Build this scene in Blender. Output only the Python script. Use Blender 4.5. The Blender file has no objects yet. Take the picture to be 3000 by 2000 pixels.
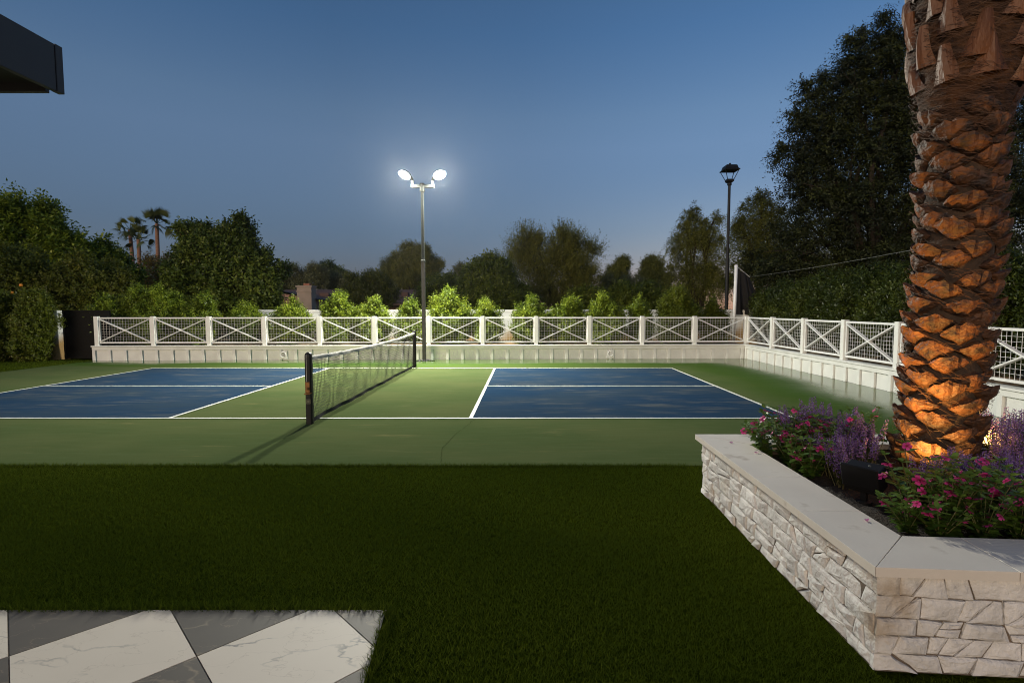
import bpy, math, random
import numpy as np
from mathutils import Vector, Matrix

R = math.radians
PI = math.pi
S = bpy.context.scene
COL = S.collection

# ------------------------------------------------------------------ camera
FPX, CAMH, PITCH, CXO = 1526.6, 1.5608, 0.0645, 35.3
DS = 3000 / 2352
cd = bpy.data.cameras.new('camera')
cam = bpy.data.objects.new('camera', cd)
COL.objects.link(cam)
cam.location = (0, 0, CAMH)
cam.rotation_euler = (PI / 2 - PITCH, 0, 0)
cd.sensor_width = 36
cd.lens = FPX / 3000 * 36
cd.shift_x = -CXO / 3000
cd.clip_end = 3000
cd.clip_start = 0.05
S.camera = cam


def at(u, v, Y):
    """world point seen at survey position (u, v) at depth Y"""
    a = (u * DS - 1500 - CXO) / FPX
    b = -(v * DS - 1000) / FPX
    r = Vector((a, math.cos(PITCH) + b * math.sin(PITCH), -math.sin(PITCH) + b * math.cos(PITCH)))
    k = Y / r.y
    return Vector((0, 0, CAMH)) + r * k


# ------------------------------------------------------------------ tagging
def tag(o, label=None, cat=None, group=None, kind=None):
    if label: o['label'] = label
    if cat: o['category'] = cat
    if group: o['group'] = group
    if kind: o['kind'] = kind
    return o


def empty(name, loc=(0, 0, 0), rz=0):
    o = bpy.data.objects.new(name, None)
    COL.objects.link(o)
    o.location = loc
    o.rotation_euler = (0, 0, rz)
    o.empty_display_size = 0.1
    return o


def copy_tree(o, parent=None):
    c = o.copy()
    COL.objects.link(c)
    c.parent = parent
    for ch in list(o.children):
        copy_tree(ch, c)
    return c


# ------------------------------------------------------------------ mesh builder
class MB:
    def __init__(s):
        s.v = []; s.f = []; s.t = None

    def add(s, vs, fs):
        n = len(s.v)
        s.v += [tuple(p) for p in vs]
        s.f += [tuple(i + n for i in f) for f in fs]
        return s

    def box(s, c, d, rot=None, bev=0.0):
        x, y, z = d[0] / 2, d[1] / 2, d[2] / 2
        if bev <= 0:
            vs = [Vector((i * x, j * y, k * z)) for i in (-1, 1) for j in (-1, 1) for k in (-1, 1)]
            fs = [(0, 1, 3, 2), (4, 6, 7, 5), (0, 4, 5, 1), (2, 3, 7, 6), (0, 2, 6, 4), (1, 5, 7, 3)]
        else:
            b = min(bev, x * .9, y * .9, z * .9)
            vs = []; idx = {}
            for i in (-1, 1):
                for j in (-1, 1):
                    for k in (-1, 1):
                        for a in range(3):
                            q = [i * (x - b), j * (y - b), k * (z - b)]
                            q[a] = (i * x, j * y, k * z)[a]
                            idx[(i, j, k, a)] = len(vs); vs.append(Vector(q))
            fs = []
            for a in range(3):
                o1, o2 = [m for m in range(3) if m != a]
                for sg in (-1, 1):
                    l = []
                    for p, q in ((-1, -1), (1, -1), (1, 1), (-1, 1)):
                        e = [0, 0, 0]; e[a] = sg; e[o1] = p; e[o2] = q
                        l.append(idx[(e[0], e[1], e[2], a)])
                    fs.append(tuple(l))
            for a in range(3):
                o1, o2 = [m for m in range(3) if m != a]
                for p in (-1, 1):
                    for q in (-1, 1):
                        e0 = [0, 0, 0]; e1 = [0, 0, 0]
                        e0[a] = -1; e1[a] = 1
                        for e in (e0, e1): e[o1] = p; e[o2] = q
                        fs.append((idx[(*e0, o1)], idx[(*e1, o1)], idx[(*e1, o2)], idx[(*e0, o2)]))
            for i in (-1, 1):
                for j in (-1, 1):
                    for k in (-1, 1):
                        fs.append((idx[(i, j, k, 0)], idx[(i, j, k, 1)], idx[(i, j, k, 2)]))
        c = Vector(c)
        if rot is not None:
            vs = [rot @ p for p in vs]
        return s.add([p + c for p in vs], fs)

    def bar(s, a, b, w, h, up=(0, 0, 1), bev=0.0):
        a = Vector(a); b = Vector(b); d = b - a; L = d.length
        x = d.normalized(); u = Vector(up)
        y = u.cross(x)
        if y.length < 1e-4: y = Vector((0, 1, 0)).cross(x)
        y.normalize(); z = x.cross(y)
        return s.box((a + b) / 2, (L, w, h), Matrix((x, y, z)).transposed(), bev)

    def tube(s, pts, rad, n=8, cap=True):
        pts = [Vector(p) for p in pts]
        if not hasattr(rad, '__len__'): rad = [rad] * len(pts)
        base = len(s.v); vs = []
        t0 = (pts[1] - pts[0]).normalized()
        ref = Vector((1, 0, 0)) if abs(t0.x) < .9 else Vector((0, 1, 0))
        for i, p in enumerate(pts):
            t = (pts[min(i + 1, len(pts) - 1)] - pts[max(i - 1, 0)]).normalized()
            ref = (ref - t * ref.dot(t)).normalized(); w = t.cross(ref)
            for k in range(n):
                a = 2 * PI * k / n
                vs.append(p + (ref * math.cos(a) + w * math.sin(a)) * rad[i])
        fs = []
        for i in range(len(pts) - 1):
            for k in range(n):
                fs.append((i * n + k, i * n + (k + 1) % n, (i + 1) * n + (k + 1) % n, (i + 1) * n + k))
        if cap:
            fs.append(tuple(range(n - 1, -1, -1)))
            fs.append(tuple((len(pts) - 1) * n + k for k in range(n)))
        return s.add(vs, fs)

    def lathe(s, prof, c=(0, 0, 0), n=16):
        c = Vector(c); vs = []; fs = []
        for r, z in prof:
            for k in range(n):
                a = 2 * PI * k / n
                vs.append(c + Vector((r * math.cos(a), r * math.sin(a), z)))
        for i in range(len(prof) - 1):
            for k in range(n):
                fs.append((i * n + k, i * n + (k + 1) % n, (i + 1) * n + (k + 1) % n, (i + 1) * n + k))
        return s.add(vs, fs)

    def quad(s, *p):
        return s.add(p, [tuple(range(len(p)))])

    def build(s, name, mat, parent=None, smooth=False):
        me = bpy.data.meshes.new(name)
        me.from_pydata(s.v, [], s.f)
        if smooth:
            me.polygons.foreach_set('use_smooth', [True] * len(me.polygons))
        me.materials.append(mat)
        me.update()
        o = bpy.data.objects.new(name, me)
        COL.objects.link(o)
        if parent: o.parent = parent
        return o


def np_mesh(name, V, k, mat, parent=None, tint=None):
    """V: (n,k,3) array, each row one k-sided face; tint: (n,) or (n,k)"""
    n = len(V)
    me = bpy.data.meshes.new(name)
    me.vertices.add(n * k); me.loops.add(n * k); me.polygons.add(n)
    me.vertices.foreach_set('co', np.ascontiguousarray(V, dtype=np.float32).ravel())
    me.loops.foreach_set('vertex_index', np.arange(n * k, dtype=np.int32))
    me.polygons.foreach_set('loop_start', np.arange(0, n * k, k, dtype=np.int32))
    me.update(calc_edges=True)
    if tint is not None:
        tint = np.asarray(tint, dtype=np.float32)
        if tint.ndim == 1: tint = np.repeat(tint[:, None], k, 1)
        at_ = me.attributes.new('tint', 'FLOAT', 'POINT')
        at_.data.foreach_set('value', tint.ravel())
    me.materials.append(mat)
    o = bpy.data.objects.new(name, me)
    COL.objects.link(o)
    if parent: o.parent = parent
    return o


# ------------------------------------------------------------------ materials
def nmat(name):
    m = bpy.data.materials.new(name)
    m.use_nodes = True
    nt = m.node_tree
    return m, nt, nt.nodes, nt.links, nt.nodes['Principled BSDF']


def mat(name, c1, c2=None, scale=4, rough=.6, bump=0, metal=0, stretch=(1, 1, 1), detail=6, spec=.5, c3=None, s3=20, t3=.6, bscale=None, coat=0):
    m, nt, N, L, b = nmat(name)
    b.inputs['Roughness'].default_value = rough
    b.inputs['Metallic'].default_value = metal
    b.inputs['Specular IOR Level'].default_value = spec
    b.inputs['Coat Weight'].default_value = coat
    tc = N.new('ShaderNodeTexCoord'); mp = N.new('ShaderNodeMapping')
    mp.inputs['Scale'].default_value = stretch
    L.new(tc.outputs['Object'], mp.inputs['Vector'])
    ns = N.new('ShaderNodeTexNoise'); ns.inputs['Scale'].default_value = scale; ns.inputs['Detail'].default_value = detail
    L.new(mp.outputs['Vector'], ns.inputs['Vector'])
    if c2 is None: c2 = tuple(x * .8 for x in c1)
    rp = N.new('ShaderNodeValToRGB')
    rp.color_ramp.elements[0].position = .35; rp.color_ramp.elements[1].position = .65
    rp.color_ramp.elements[0].color = (*c2, 1); rp.color_ramp.elements[1].color = (*c1, 1)
    L.new(ns.outputs['Fac'], rp.inputs['Fac'])
    out = rp.outputs['Color']
    if c3:
        n3 = N.new('ShaderNodeTexNoise'); n3.inputs['Scale'].default_value = s3; n3.inputs['Detail'].default_value = 8
        L.new(mp.outputs['Vector'], n3.inputs['Vector'])
        r3 = N.new('ShaderNodeValToRGB'); r3.color_ramp.elements[0].position = t3; r3.color_ramp.elements[1].position = t3 + .12
        L.new(n3.outputs['Fac'], r3.inputs['Fac'])
        mx = N.new('ShaderNodeMix'); mx.data_type = 'RGBA'
        L.new(r3.outputs['Color'], mx.inputs['Factor']); L.new(out, mx.inputs['A']); mx.inputs['B'].default_value = (*c3, 1)
        out = mx.outputs['Result']
    L.new(out, b.inputs['Base Color'])
    if bump:
        bn = N.new('ShaderNodeTexNoise'); bn.inputs['Scale'].default_value = bscale or scale * 6; bn.inputs['Detail'].default_value = 8
        L.new(mp.outputs['Vector'], bn.inputs['Vector'])
        bp = N.new('ShaderNodeBump'); bp.inputs['Strength'].default_value = bump; bp.inputs['Distance'].default_value = .02
        L.new(bn.outputs['Fac'], bp.inputs['Height']); L.new(bp.outputs['Normal'], b.inputs['Normal'])
    return m


def leafmat(name, cols, rough=.5, trans=.25, spec=.3):
    """leaf colours spread by the per-leaf attribute 'tint' (0..1)"""
    m, nt, N, L, b = nmat(name)
    a = N.new('ShaderNodeAttribute'); a.attribute_name = 'tint'
    rp = N.new('ShaderNodeValToRGB')
    cr = rp.color_ramp
    while len(cr.elements) < len(cols): cr.elements.new(.5)
    for i, c in enumerate(cols):
        cr.elements[i].position = i / (len(cols) - 1); cr.elements[i].color = (*c, 1)
    L.new(a.outputs['Fac'], rp.inputs['Fac'])
    L.new(rp.outputs['Color'], b.inputs['Base Color'])
    b.inputs['Roughness'].default_value = rough
    b.inputs['Specular IOR Level'].default_value = spec
    tr = N.new('ShaderNodeBsdfTranslucent')
    L.new(rp.outputs['Color'], tr.inputs['Color'])
    mx = N.new('ShaderNodeMixShader'); mx.inputs['Fac'].default_value = trans
    L.new(b.outputs['BSDF'], mx.inputs[1]); L.new(tr.outputs['BSDF'], mx.inputs[2])
    L.new(mx.outputs['Shader'], N['Material Output'].inputs['Surface'])
    return m


def emit(name, c, st):
    m, nt, N, L, b = nmat(name)
    b.inputs['Base Color'].default_value = (.8, .8, .8, 1)
    b.inputs['Emission Color'].default_value = (*c, 1)
    b.inputs['Emission Strength'].default_value = st
    return m


WHITE = mat('white_paint', (.78, .78, .74), (.7, .7, .66), 3, .45, .05, bscale=40)
WHITEM = mat('white_metal', (.8, .8, .78), (.72, .72, .7), 6, .4)
BLACK = mat('black_metal', (.009, .009, .01), (.006, .006, .006), 8, .5, spec=.25)
GATE = mat('gate_black', (.004, .004, .004), (.003, .003, .003), 2, .6, spec=.1)
GALV = mat('galvanized_steel', (.055, .065, .06), (.035, .042, .04), 25, .65, .05, metal=.1, stretch=(1, 1, .3))
POLEDARK = mat('dark_steel', (.06, .062, .06), (.04, .04, .038), 18, .5, .05, metal=.3, stretch=(1, 1, .2))
BRASS = mat('brass', (.26, .12, .035), (.15, .065, .02), 20, .45, metal=.5)
TAPE = mat('net_tape', (.62, .58, .52), (.5, .46, .4), 8, .8, .15)
NETBLK = mat('net_cord', (.015, .016, .02), None, 5, .8)
EAVE = mat('charcoal_fascia', (.075, .07, .066), (.06, .056, .053), 1.2, .5)
SOFFIT = mat('dark_soffit', (.03, .03, .022), (.022, .022, .016), 2, .7)
STONE = mat('white_stone', (.76, .73, .69), (.54, .52, .49), 7, .85, .6, c3=(.44, .37, .29), s3=3.5, t3=.58, bscale=45)
JOINT = mat('stone_joint', (.16, .12, .09), (.1, .08, .06), 12, .95, .3)
CAPST = mat('limestone_cap', (.72, .66, .57), (.65, .59, .51), 2.5, .55, .08, c3=(.45, .38, .3), s3=5, t3=.6, bscale=60)
SOIL = mat('soil', (.035, .024, .016), (.012, .009, .007), 14, .95, 1.0, bscale=60)
BED = mat('bed_soil', (.33, .2, .09), (.14, .09, .045), 3, .95, .8, c3=(.05, .05, .02), s3=6, t3=.5, bscale=30)
GROUND = mat('ground_soil', (.1, .085, .06), (.06, .055, .04), .4, .95, .4)
BARK = mat('bark', (.04, .028, .018), (.02, .014, .01), 8, .9, .6, stretch=(1, 1, .25))
BARKP = mat('fan_palm_bark', (.3, .16, .09), (.2, .1, .06), 3, .9, .5, stretch=(1, 1, 3))
BOOT = mat('palm_boot', (.125, .048, .015), (.036, .015, .006), 9, .65, 1.0, c3=(.022, .011, .007), s3=12, t3=.52, bscale=26, stretch=(1, 1, 1.3))
TRUNKD = mat('palm_core', (.06, .035, .02), (.03, .018, .01), 12, .95, .8, bscale=40)
FIBER = mat('palm_fiber', (.1, .042, .014), (.03, .013, .006), 10, .9, .9, bscale=50, stretch=(1, 1, 3))
STRAND = mat('palm_strand', (.09, .04, .014), (.04, .016, .006), 6, .8)
PETIO = mat('palm_petiole', (.16, .062, .02), (.085, .03, .01), 7, .6, .5, c3=(.26, .15, .08), s3=6, t3=.6, stretch=(1, 1, .3))
ROOF = mat('roof_tile', (.13, .075, .06), (.085, .05, .042), 1.5, .9, .6, stretch=(.4, 1, 6), bscale=6)
HWALL = mat('house_stucco', (.33, .2, .15), (.28, .17, .13), 2, .9)
CHIM = mat('chimney_stucco', (.42, .33, .25), (.36, .29, .22), 2, .9)
TERRA = mat('terracotta', (.4, .16, .09), None, 4, .8)
BLOCKT = mat('tan_block', (.5, .33, .16), (.38, .24, .11), 3, .9, .3)
PEBBLE = mat('black_pebble', (.03, .03, .03), (.015, .015, .015), 30, .5)
TARP = mat('black_netting', (.01, .01, .011), (.006, .006, .006), 6, .8, .4)
LABELM = mat('plate_dark', (.03, .035, .03), (.02, .024, .02), 40, .4)
LABELG = mat('plate_gold', (.28, .26, .12), None, 30, .4)
ORANGE = mat('orange_rind', (.75, .28, .03), (.6, .2, .02), 8, .5)

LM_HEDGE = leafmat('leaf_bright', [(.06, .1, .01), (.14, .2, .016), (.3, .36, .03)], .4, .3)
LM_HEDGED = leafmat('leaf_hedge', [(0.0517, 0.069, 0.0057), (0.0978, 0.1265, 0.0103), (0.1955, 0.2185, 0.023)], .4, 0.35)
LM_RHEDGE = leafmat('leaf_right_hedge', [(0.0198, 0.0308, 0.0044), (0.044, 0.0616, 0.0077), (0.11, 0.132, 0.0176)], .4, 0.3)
LM_CITRUS = leafmat('leaf_citrus', [(0.052, 0.0715, 0.0091), (0.104, 0.1235, 0.013), (0.195, 0.195, 0.0234)], .45, 0.35)
LM_TALL = leafmat('leaf_tall', [(0.0625, 0.1063, 0.01), (0.1625, 0.2313, 0.0187), (0.375, 0.4375, 0.05)], .45, 0.4)
LM_DARK = leafmat('leaf_dark', [(0.0324, 0.0567, 0.0081), (0.0756, 0.1134, 0.0135), (0.1755, 0.216, 0.027)], .45, 0.35)
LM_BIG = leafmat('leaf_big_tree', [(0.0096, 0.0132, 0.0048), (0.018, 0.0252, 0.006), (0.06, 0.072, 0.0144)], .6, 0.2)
LM_OLIVE = leafmat('leaf_olive', [(0.0845, 0.0975, 0.039), (0.143, 0.156, 0.065), (0.208, 0.2145, 0.091)], .6, 0.3)
LM_YEL = leafmat('leaf_yellow', [(0.12, 0.084, 0.0168), (0.204, 0.144, 0.0288), (0.288, 0.204, 0.048)], .6, 0.3)
LM_PINE = leafmat('leaf_pine', [(0.0607, 0.0743, 0.0149), (0.135, 0.1485, 0.0243), (0.2295, 0.2295, 0.0405)], .7, 0.25)
LM_PEPPER = leafmat('leaf_pepper', [(0.054, 0.0675, 0.0135), (0.1215, 0.135, 0.023), (0.216, 0.2228, 0.0405)], .6, 0.35)
LM_FAN = leafmat('leaf_fan_palm', [(.035, .05, .01), (.07, .09, .016), (.12, .14, .03)], .6, .15)
LM_DATE = leafmat('leaf_date_palm', [(.03, .05, .025), (.05, .08, .035), (.08, .11, .05)], .5, .15)
LM_VINCA = leafmat('leaf_vinca', [(.03, .07, .01), (.07, .13, .018), (.13, .2, .035)], .35, .25)
LM_ANG = leafmat('leaf_angelonia', [(.035, .05, .015), (.06, .08, .02), (.09, .1, .03)], .5, .25)
PM_VINCA = leafmat('petal_pink', [(.2, .005, .04), (.52, .025, .2), (.6, .12, .33)], .5, .3)
PM_ANG = leafmat('petal_purple', [(.09, .04, .17), (.16, .085, .27), (.27, .17, .36)], .5, .3)
PM_FALL = leafmat('petal_fallen', [(.4, .1, .25), (.5, .2, .38), (.6, .32, .48)], .5, .3)
GM_TURF = leafmat('turf_blade', [(.027, .045, .005), (.06, .088, .009), (.115, .145, .016)], .8, .25, 0)
# ------------------------------------------------------------------ special surfaces
def court_mat(name, base, base2, wetcol, tan, tanth, puddles):
    m, nt, N, L, b = nmat(name)
    b.inputs['Specular IOR Level'].default_value = 0
    tc = N.new('ShaderNodeTexCoord')
    sep = N.new('ShaderNodeSeparateXYZ'); L.new(tc.outputs['Object'], sep.inputs['Vector'])

    def noise(scale, stretch, detail=7, rough=.55, off=0):
        mp = N.new('ShaderNodeMapping'); mp.inputs['Scale'].default_value = stretch; mp.inputs['Location'].default_value = (off, off, 0)
        L.new(tc.outputs['Object'], mp.inputs['Vector'])
        n = N.new('ShaderNodeTexNoise'); n.inputs['Scale'].default_value = scale; n.inputs['Detail'].default_value = detail
        n.inputs['Roughness'].default_value = rough
        L.new(mp.outputs['Vector'], n.inputs['Vector'])
        return n.outputs['Fac']

    def ramp(f, a, b_):
        r = N.new('ShaderNodeMapRange'); r.interpolation_type = 'SMOOTHSTEP'
        L.new(f, r.inputs['Value']); r.inputs['From Min'].default_value = a; r.inputs['From Max'].default_value = b_
        return r.outputs['Result']

    def mth(op, a, b_):
        n = N.new('ShaderNodeMath'); n.operation = op
        for i, q in enumerate((a, b_)):
            if isinstance(q, (int, float)): n.inputs[i].default_value = q
            else: L.new(q, n.inputs[i])
        return n.outputs[0]

    def mix(f, a, b_):
        n = N.new('ShaderNodeMix'); n.data_type = 'RGBA'
        if isinstance(f, (int, float)): n.inputs['Factor'].default_value = f
        else: L.new(f, n.inputs['Factor'])
        for key, q in (('A', a), ('B', b_)):
            if isinstance(q, tuple): n.inputs[key].default_value = (*q, 1)
            else: L.new(q, n.inputs[key])
        return n.outputs['Result']

    big = ramp(noise(.55, (1, 1.6, 1)), .35, .65)
    col = mix(big, base, base2)
    fine = ramp(noise(5, (.35, 2.2, 1), 9, .65, 3), .42, .7)
    col = mix(mth('MULTIPLY', fine, .3), col, tuple(x * 1.22 + .012 for x in base))
    # dust streaks where squeegeed water dried
    gate_ = ramp(noise(.7, (1, 1.3, 1), 3, .5, 7), .42, .6)
    st = ramp(noise(2.2, (.5, 3.2, 1), 9, .68, 11), tanth, tanth + .2)
    f = mth('MULTIPLY', mth('MULTIPLY', st, gate_), .36)
    col = mix(f, col, tan)
    rough = mth('ADD', .78, mth('MULTIPLY', fine, .2))
    if puddles:
        wob = noise(.9, (.45, 1, 1), 4, .5, 5)
        wy = mth('ADD', sep.outputs['Y'], mth('MULTIPLY', mth('SUBTRACT', wob, .5), 1.6))
        back = ramp(wy, 14.2, 14.9)
        wob2 = noise(.55, (1, .5, 1), 3, .5, 21)
        wx = mth('ADD', sep.outputs['X'], mth('MULTIPLY', mth('SUBTRACT', wob2, .5), 1.6))
        side = ramp(wx, 4.6, 6.4)
        damp = mth('MAXIMUM', ramp(wy, 13.3, 14.5), ramp(wx, 3.6, 5.2))
        wet = mth('MAXIMUM', back, side)
        col = mix(mth('MULTIPLY', damp, .8), col, wetcol)
        rr = N.new('ShaderNodeMix'); L.new(wet, rr.inputs['Factor']); L.new(rough, rr.inputs['A']); rr.inputs['B'].default_value = .07
        rough = rr.outputs['Result']
        bf = mth('SUBTRACT', 1, wet)
        L.new(mth('MULTIPLY', wet, .26), b.inputs['Specular IOR Level'])
    else:
        bf = None
    L.new(col, b.inputs['Base Color']); L.new(rough, b.inputs['Roughness'])
    bp = N.new('ShaderNodeBump'); bp.inputs['Distance'].default_value = .003; bp.inputs['Strength'].default_value = .25
    L.new(noise(160, (1, 1, 1), 2), bp.inputs['Height'])
    if bf is not None:
        L.new(mth('ADD', .01, mth('MULTIPLY', bf, .25)), bp.inputs['Strength'])
    L.new(bp.outputs['Normal'], b.inputs['Normal'])
    return m


COURTG = court_mat('court_green', (.063, .087, .033), (.08, .098, .039), (.04, .085, .01), (.27, .22, .1), .55, True)
COURTB = court_mat('court_blue', (.016, .038, .074), (.026, .045, .07), (.015, .03, .08), (.15, .145, .12), .46, False)
LINEM = mat('line_paint', (.74, .74, .68), (.62, .62, .56), 6, .6)


def tile_mat(name, base, base2, vein, vein2, seed, sharp):
    m, nt, N, L, b = nmat(name)
    tc = N.new('ShaderNodeTexCoord')
    mp = N.new('ShaderNodeMapping'); mp.inputs['Location'].default_value = (seed, seed * 1.7, seed * .3); mp.inputs['Rotation'].default_value = (0, 0, .6)
    mp.inputs['Scale'].default_value = (1, 1.9, 1)
    L.new(tc.outputs['Object'], mp.inputs['Vector'])
    w = N.new('ShaderNodeTexNoise'); w.inputs['Scale'].default_value = 1.6; w.inputs['Detail'].default_value = 6
    L.new(mp.outputs['Vector'], w.inputs['Vector'])
    va = N.new('ShaderNodeMath'); va.operation = 'SUBTRACT'; L.new(w.outputs['Fac'], va.inputs[0]); va.inputs[1].default_value = .5
    ab = N.new('ShaderNodeMath'); ab.operation = 'ABSOLUTE'; L.new(va.outputs[0], ab.inputs[0])
    mr = N.new('ShaderNodeMapRange'); mr.interpolation_type = 'SMOOTHSTEP'
    L.new(ab.outputs[0], mr.inputs['Value']); mr.inputs['From Min'].default_value = 0; mr.inputs['From Max'].default_value = sharp
    mr.inputs['To Min'].default_value = 1; mr.inputs['To Max'].default_value = 0
    g = N.new('ShaderNodeTexNoise'); g.inputs['Scale'].default_value = 2.3; g.inputs['Detail'].default_value = 3
    L.new(mp.outputs['Vector'], g.inputs['Vector'])
    gr = N.new('ShaderNodeMapRange'); L.new(g.outputs['Fac'], gr.inputs['Value']); gr.inputs['From Min'].default_value = .45; gr.inputs['From Max'].default_value = .62
    ml = N.new('ShaderNodeMath'); ml.operation = 'MULTIPLY'; L.new(mr.outputs['Result'], ml.inputs[0]); L.new(gr.outputs['Result'], ml.inputs[1])
    c = N.new('ShaderNodeTexNoise'); c.inputs['Scale'].default_value = 3; c.inputs['Detail'].default_value = 9; L.new(tc.outputs['Object'], c.inputs['Vector'])
    m1 = N.new('ShaderNodeMix'); m1.data_type = 'RGBA'; L.new(c.outputs['Fac'], m1.inputs['Factor'])
    m1.inputs['A'].default_value = (*base, 1); m1.inputs['B'].default_value = (*base2, 1)
    m2 = N.new('ShaderNodeMix'); m2.data_type = 'RGBA'; L.new(ml.outputs[0], m2.inputs['Factor']); L.new(m1.outputs['Result'], m2.inputs['A'])
    m2.inputs['B'].default_value = (*vein, 1)
    # faint second veins
    n2 = N.new('ShaderNodeTexNoise'); n2.inputs['Scale'].default_value = 4.2; n2.inputs['Detail'].default_value = 8
    L.new(mp.outputs['Vector'], n2.inputs['Vector'])
    s2 = N.new('ShaderNodeMath'); s2.operation = 'SUBTRACT'; L.new(n2.outputs['Fac'], s2.inputs[0]); s2.inputs[1].default_value = .53
    a2 = N.new('ShaderNodeMath'); a2.operation = 'ABSOLUTE'; L.new(s2.outputs[0], a2.inputs[0])
    r2 = N.new('ShaderNodeMapRange'); L.new(a2.outputs[0], r2.inputs['Value']); r2.inputs['From Max'].default_value = .006
    r2.inputs['To Min'].default_value = .45; r2.inputs['To Max'].default_value = 0
    m3 = N.new('ShaderNodeMix'); m3.data_type = 'RGBA'; L.new(r2.outputs['Result'], m3.inputs['Factor']); L.new(m2.outputs['Result'], m3.inputs['A'])
    m3.inputs['B'].default_value = (*vein2, 1)
    L.new(m3.outputs['Result'], b.inputs['Base Color'])
    b.inputs['Roughness'].default_value = .6; b.inputs['Specular IOR Level'].default_value = .3
    return m


TILEW = tile_mat('marble_white', (.72, .64, .53), (.64, .56, .46), (.3, .28, .25), (.4, .33, .26), 1.3, .013)
TILED = tile_mat('marble_dark', (.09, .08, .068), (.15, .13, .105), (.3, .24, .17), (.32, .24, .17), 4.1, .02)
GROUT = mat('grout', (.26, .2, .14), (.2, .15, .11), 20, .9)


def tan_foot_wall(name, base, foot_tan):  # block wall colour, turning tan towards the bottom with an uneven edge
    m, nt, N, L, b = nmat(name)
    tc = N.new('ShaderNodeTexCoord')
    sep = N.new('ShaderNodeSeparateXYZ'); L.new(tc.outputs['Object'], sep.inputs['Vector'])
    ns = N.new('ShaderNodeTexNoise'); ns.inputs['Scale'].default_value = .9; ns.inputs['Detail'].default_value = 6
    L.new(tc.outputs['Object'], ns.inputs['Vector'])
    md = N.new('ShaderNodeMath'); md.operation = 'MULTIPLY_ADD'; L.new(ns.outputs['Fac'], md.inputs[0]); md.inputs[1].default_value = -1.6; L.new(sep.outputs['Z'], md.inputs[2])
    mr = N.new('ShaderNodeMapRange'); L.new(md.outputs[0], mr.inputs['Value'])
    mr.inputs['From Min'].default_value = -.3; mr.inputs['From Max'].default_value = .05; mr.inputs['To Min'].default_value = 1; mr.inputs['To Max'].default_value = 0
    mx = N.new('ShaderNodeMix'); mx.data_type = 'RGBA'; L.new(mr.outputs['Result'], mx.inputs['Factor'])
    mx.inputs['A'].default_value = (*base, 1); mx.inputs['B'].default_value = (*foot_tan, 1)
    L.new(mx.outputs['Result'], b.inputs['Base Color'])
    br = N.new('ShaderNodeTexBrick'); br.inputs['Scale'].default_value = 1
    br.inputs['Brick Width'].default_value = .4; br.inputs['Row Height'].default_value = .2; br.inputs['Mortar Size'].default_value = .006
    mp = N.new('ShaderNodeMapping'); mp.inputs['Rotation'].default_value = (PI / 2, 0, 0)
    L.new(tc.outputs['Object'], mp.inputs['Vector']); L.new(mp.outputs['Vector'], br.inputs['Vector'])
    bp = N.new('ShaderNodeBump'); bp.inputs['Strength'].default_value = .3; bp.inputs['Distance'].default_value = .01
    bp.invert = True
    L.new(br.outputs['Fac'], bp.inputs['Height']); L.new(bp.outputs['Normal'], b.inputs['Normal'])
    b.inputs['Roughness'].default_value = .8
    return m


BLOCKW = tan_foot_wall('white_block', (.74, .74, .7), (.42, .26, .1))


def turf_base():
    m, nt, N, L, b = nmat('turf_base')
    tc = N.new('ShaderNodeTexCoord')
    ns = N.new('ShaderNodeTexNoise'); ns.inputs['Scale'].default_value = 60; ns.inputs['Detail'].default_value = 6
    L.new(tc.outputs['Object'], ns.inputs['Vector'])
    n2 = N.new('ShaderNodeTexNoise'); n2.inputs['Scale'].default_value = .8; n2.inputs['Detail'].default_value = 4
    L.new(tc.outputs['Object'], n2.inputs['Vector'])
    ad = N.new('ShaderNodeMath'); ad.operation = 'MULTIPLY_ADD'; L.new(n2.outputs['Fac'], ad.inputs[0]); ad.inputs[1].default_value = .5; L.new(ns.outputs['Fac'], ad.inputs[2])
    rp = N.new('ShaderNodeValToRGB')
    rp.color_ramp.elements[0].position = .5; rp.color_ramp.elements[1].position = .95
    rp.color_ramp.elements[0].color = (.014, .02, .001, 1); rp.color_ramp.elements[1].color = (.045, .06, .003, 1)
    L.new(ad.outputs[0], rp.inputs['Fac']); L.new(rp.outputs['Color'], b.inputs['Base Color'])
    b.inputs['Roughness'].default_value = .9; b.inputs['Specular IOR Level'].default_value = 0
    bp = N.new('ShaderNodeBump'); bp.inputs['Strength'].default_value = .8; bp.inputs['Distance'].default_value = .03
    L.new(ns.outputs['Fac'], bp.inputs['Height']); L.new(bp.outputs['Normal'], b.inputs['Normal'])
    return m


TURFB = turf_base()

# ------------------------------------------------------------------ structure: ground, court, patio
g = MB(); g.quad((-400, -400, -.06), (400, -400, -.06), (400, 500, -.06), (-400, 500, -.06))
tag(g.build('ground', GROUND), 'bare ground stretching away behind the gardens', 'ground', kind='structure')

TX0, TX1, TYE = -.713, -.664, 2.61        # patio edge
# artificial turf base: lawn in front and strip beyond the court's left edge
CF = 5.085
g = MB()
g.quad((-40, CF, -.008), (-40, TYE, -.008), (-.71, TYE, -.008), (12, TYE, -.008), (12, CF, -.008))
g.quad((-.71, TYE, -.008), (-.58, -6, -.008), (12, -6, -.008), (12, TYE, -.008))
g.quad((-40, CF, -.008), (-12.75, CF, -.008), (-12.75, 16.2, -.008), (-40, 16.2, -.008))
tag(g.build('lawn', TURFB), 'dark green artificial turf lawn', 'lawn', kind='structure')

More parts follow.
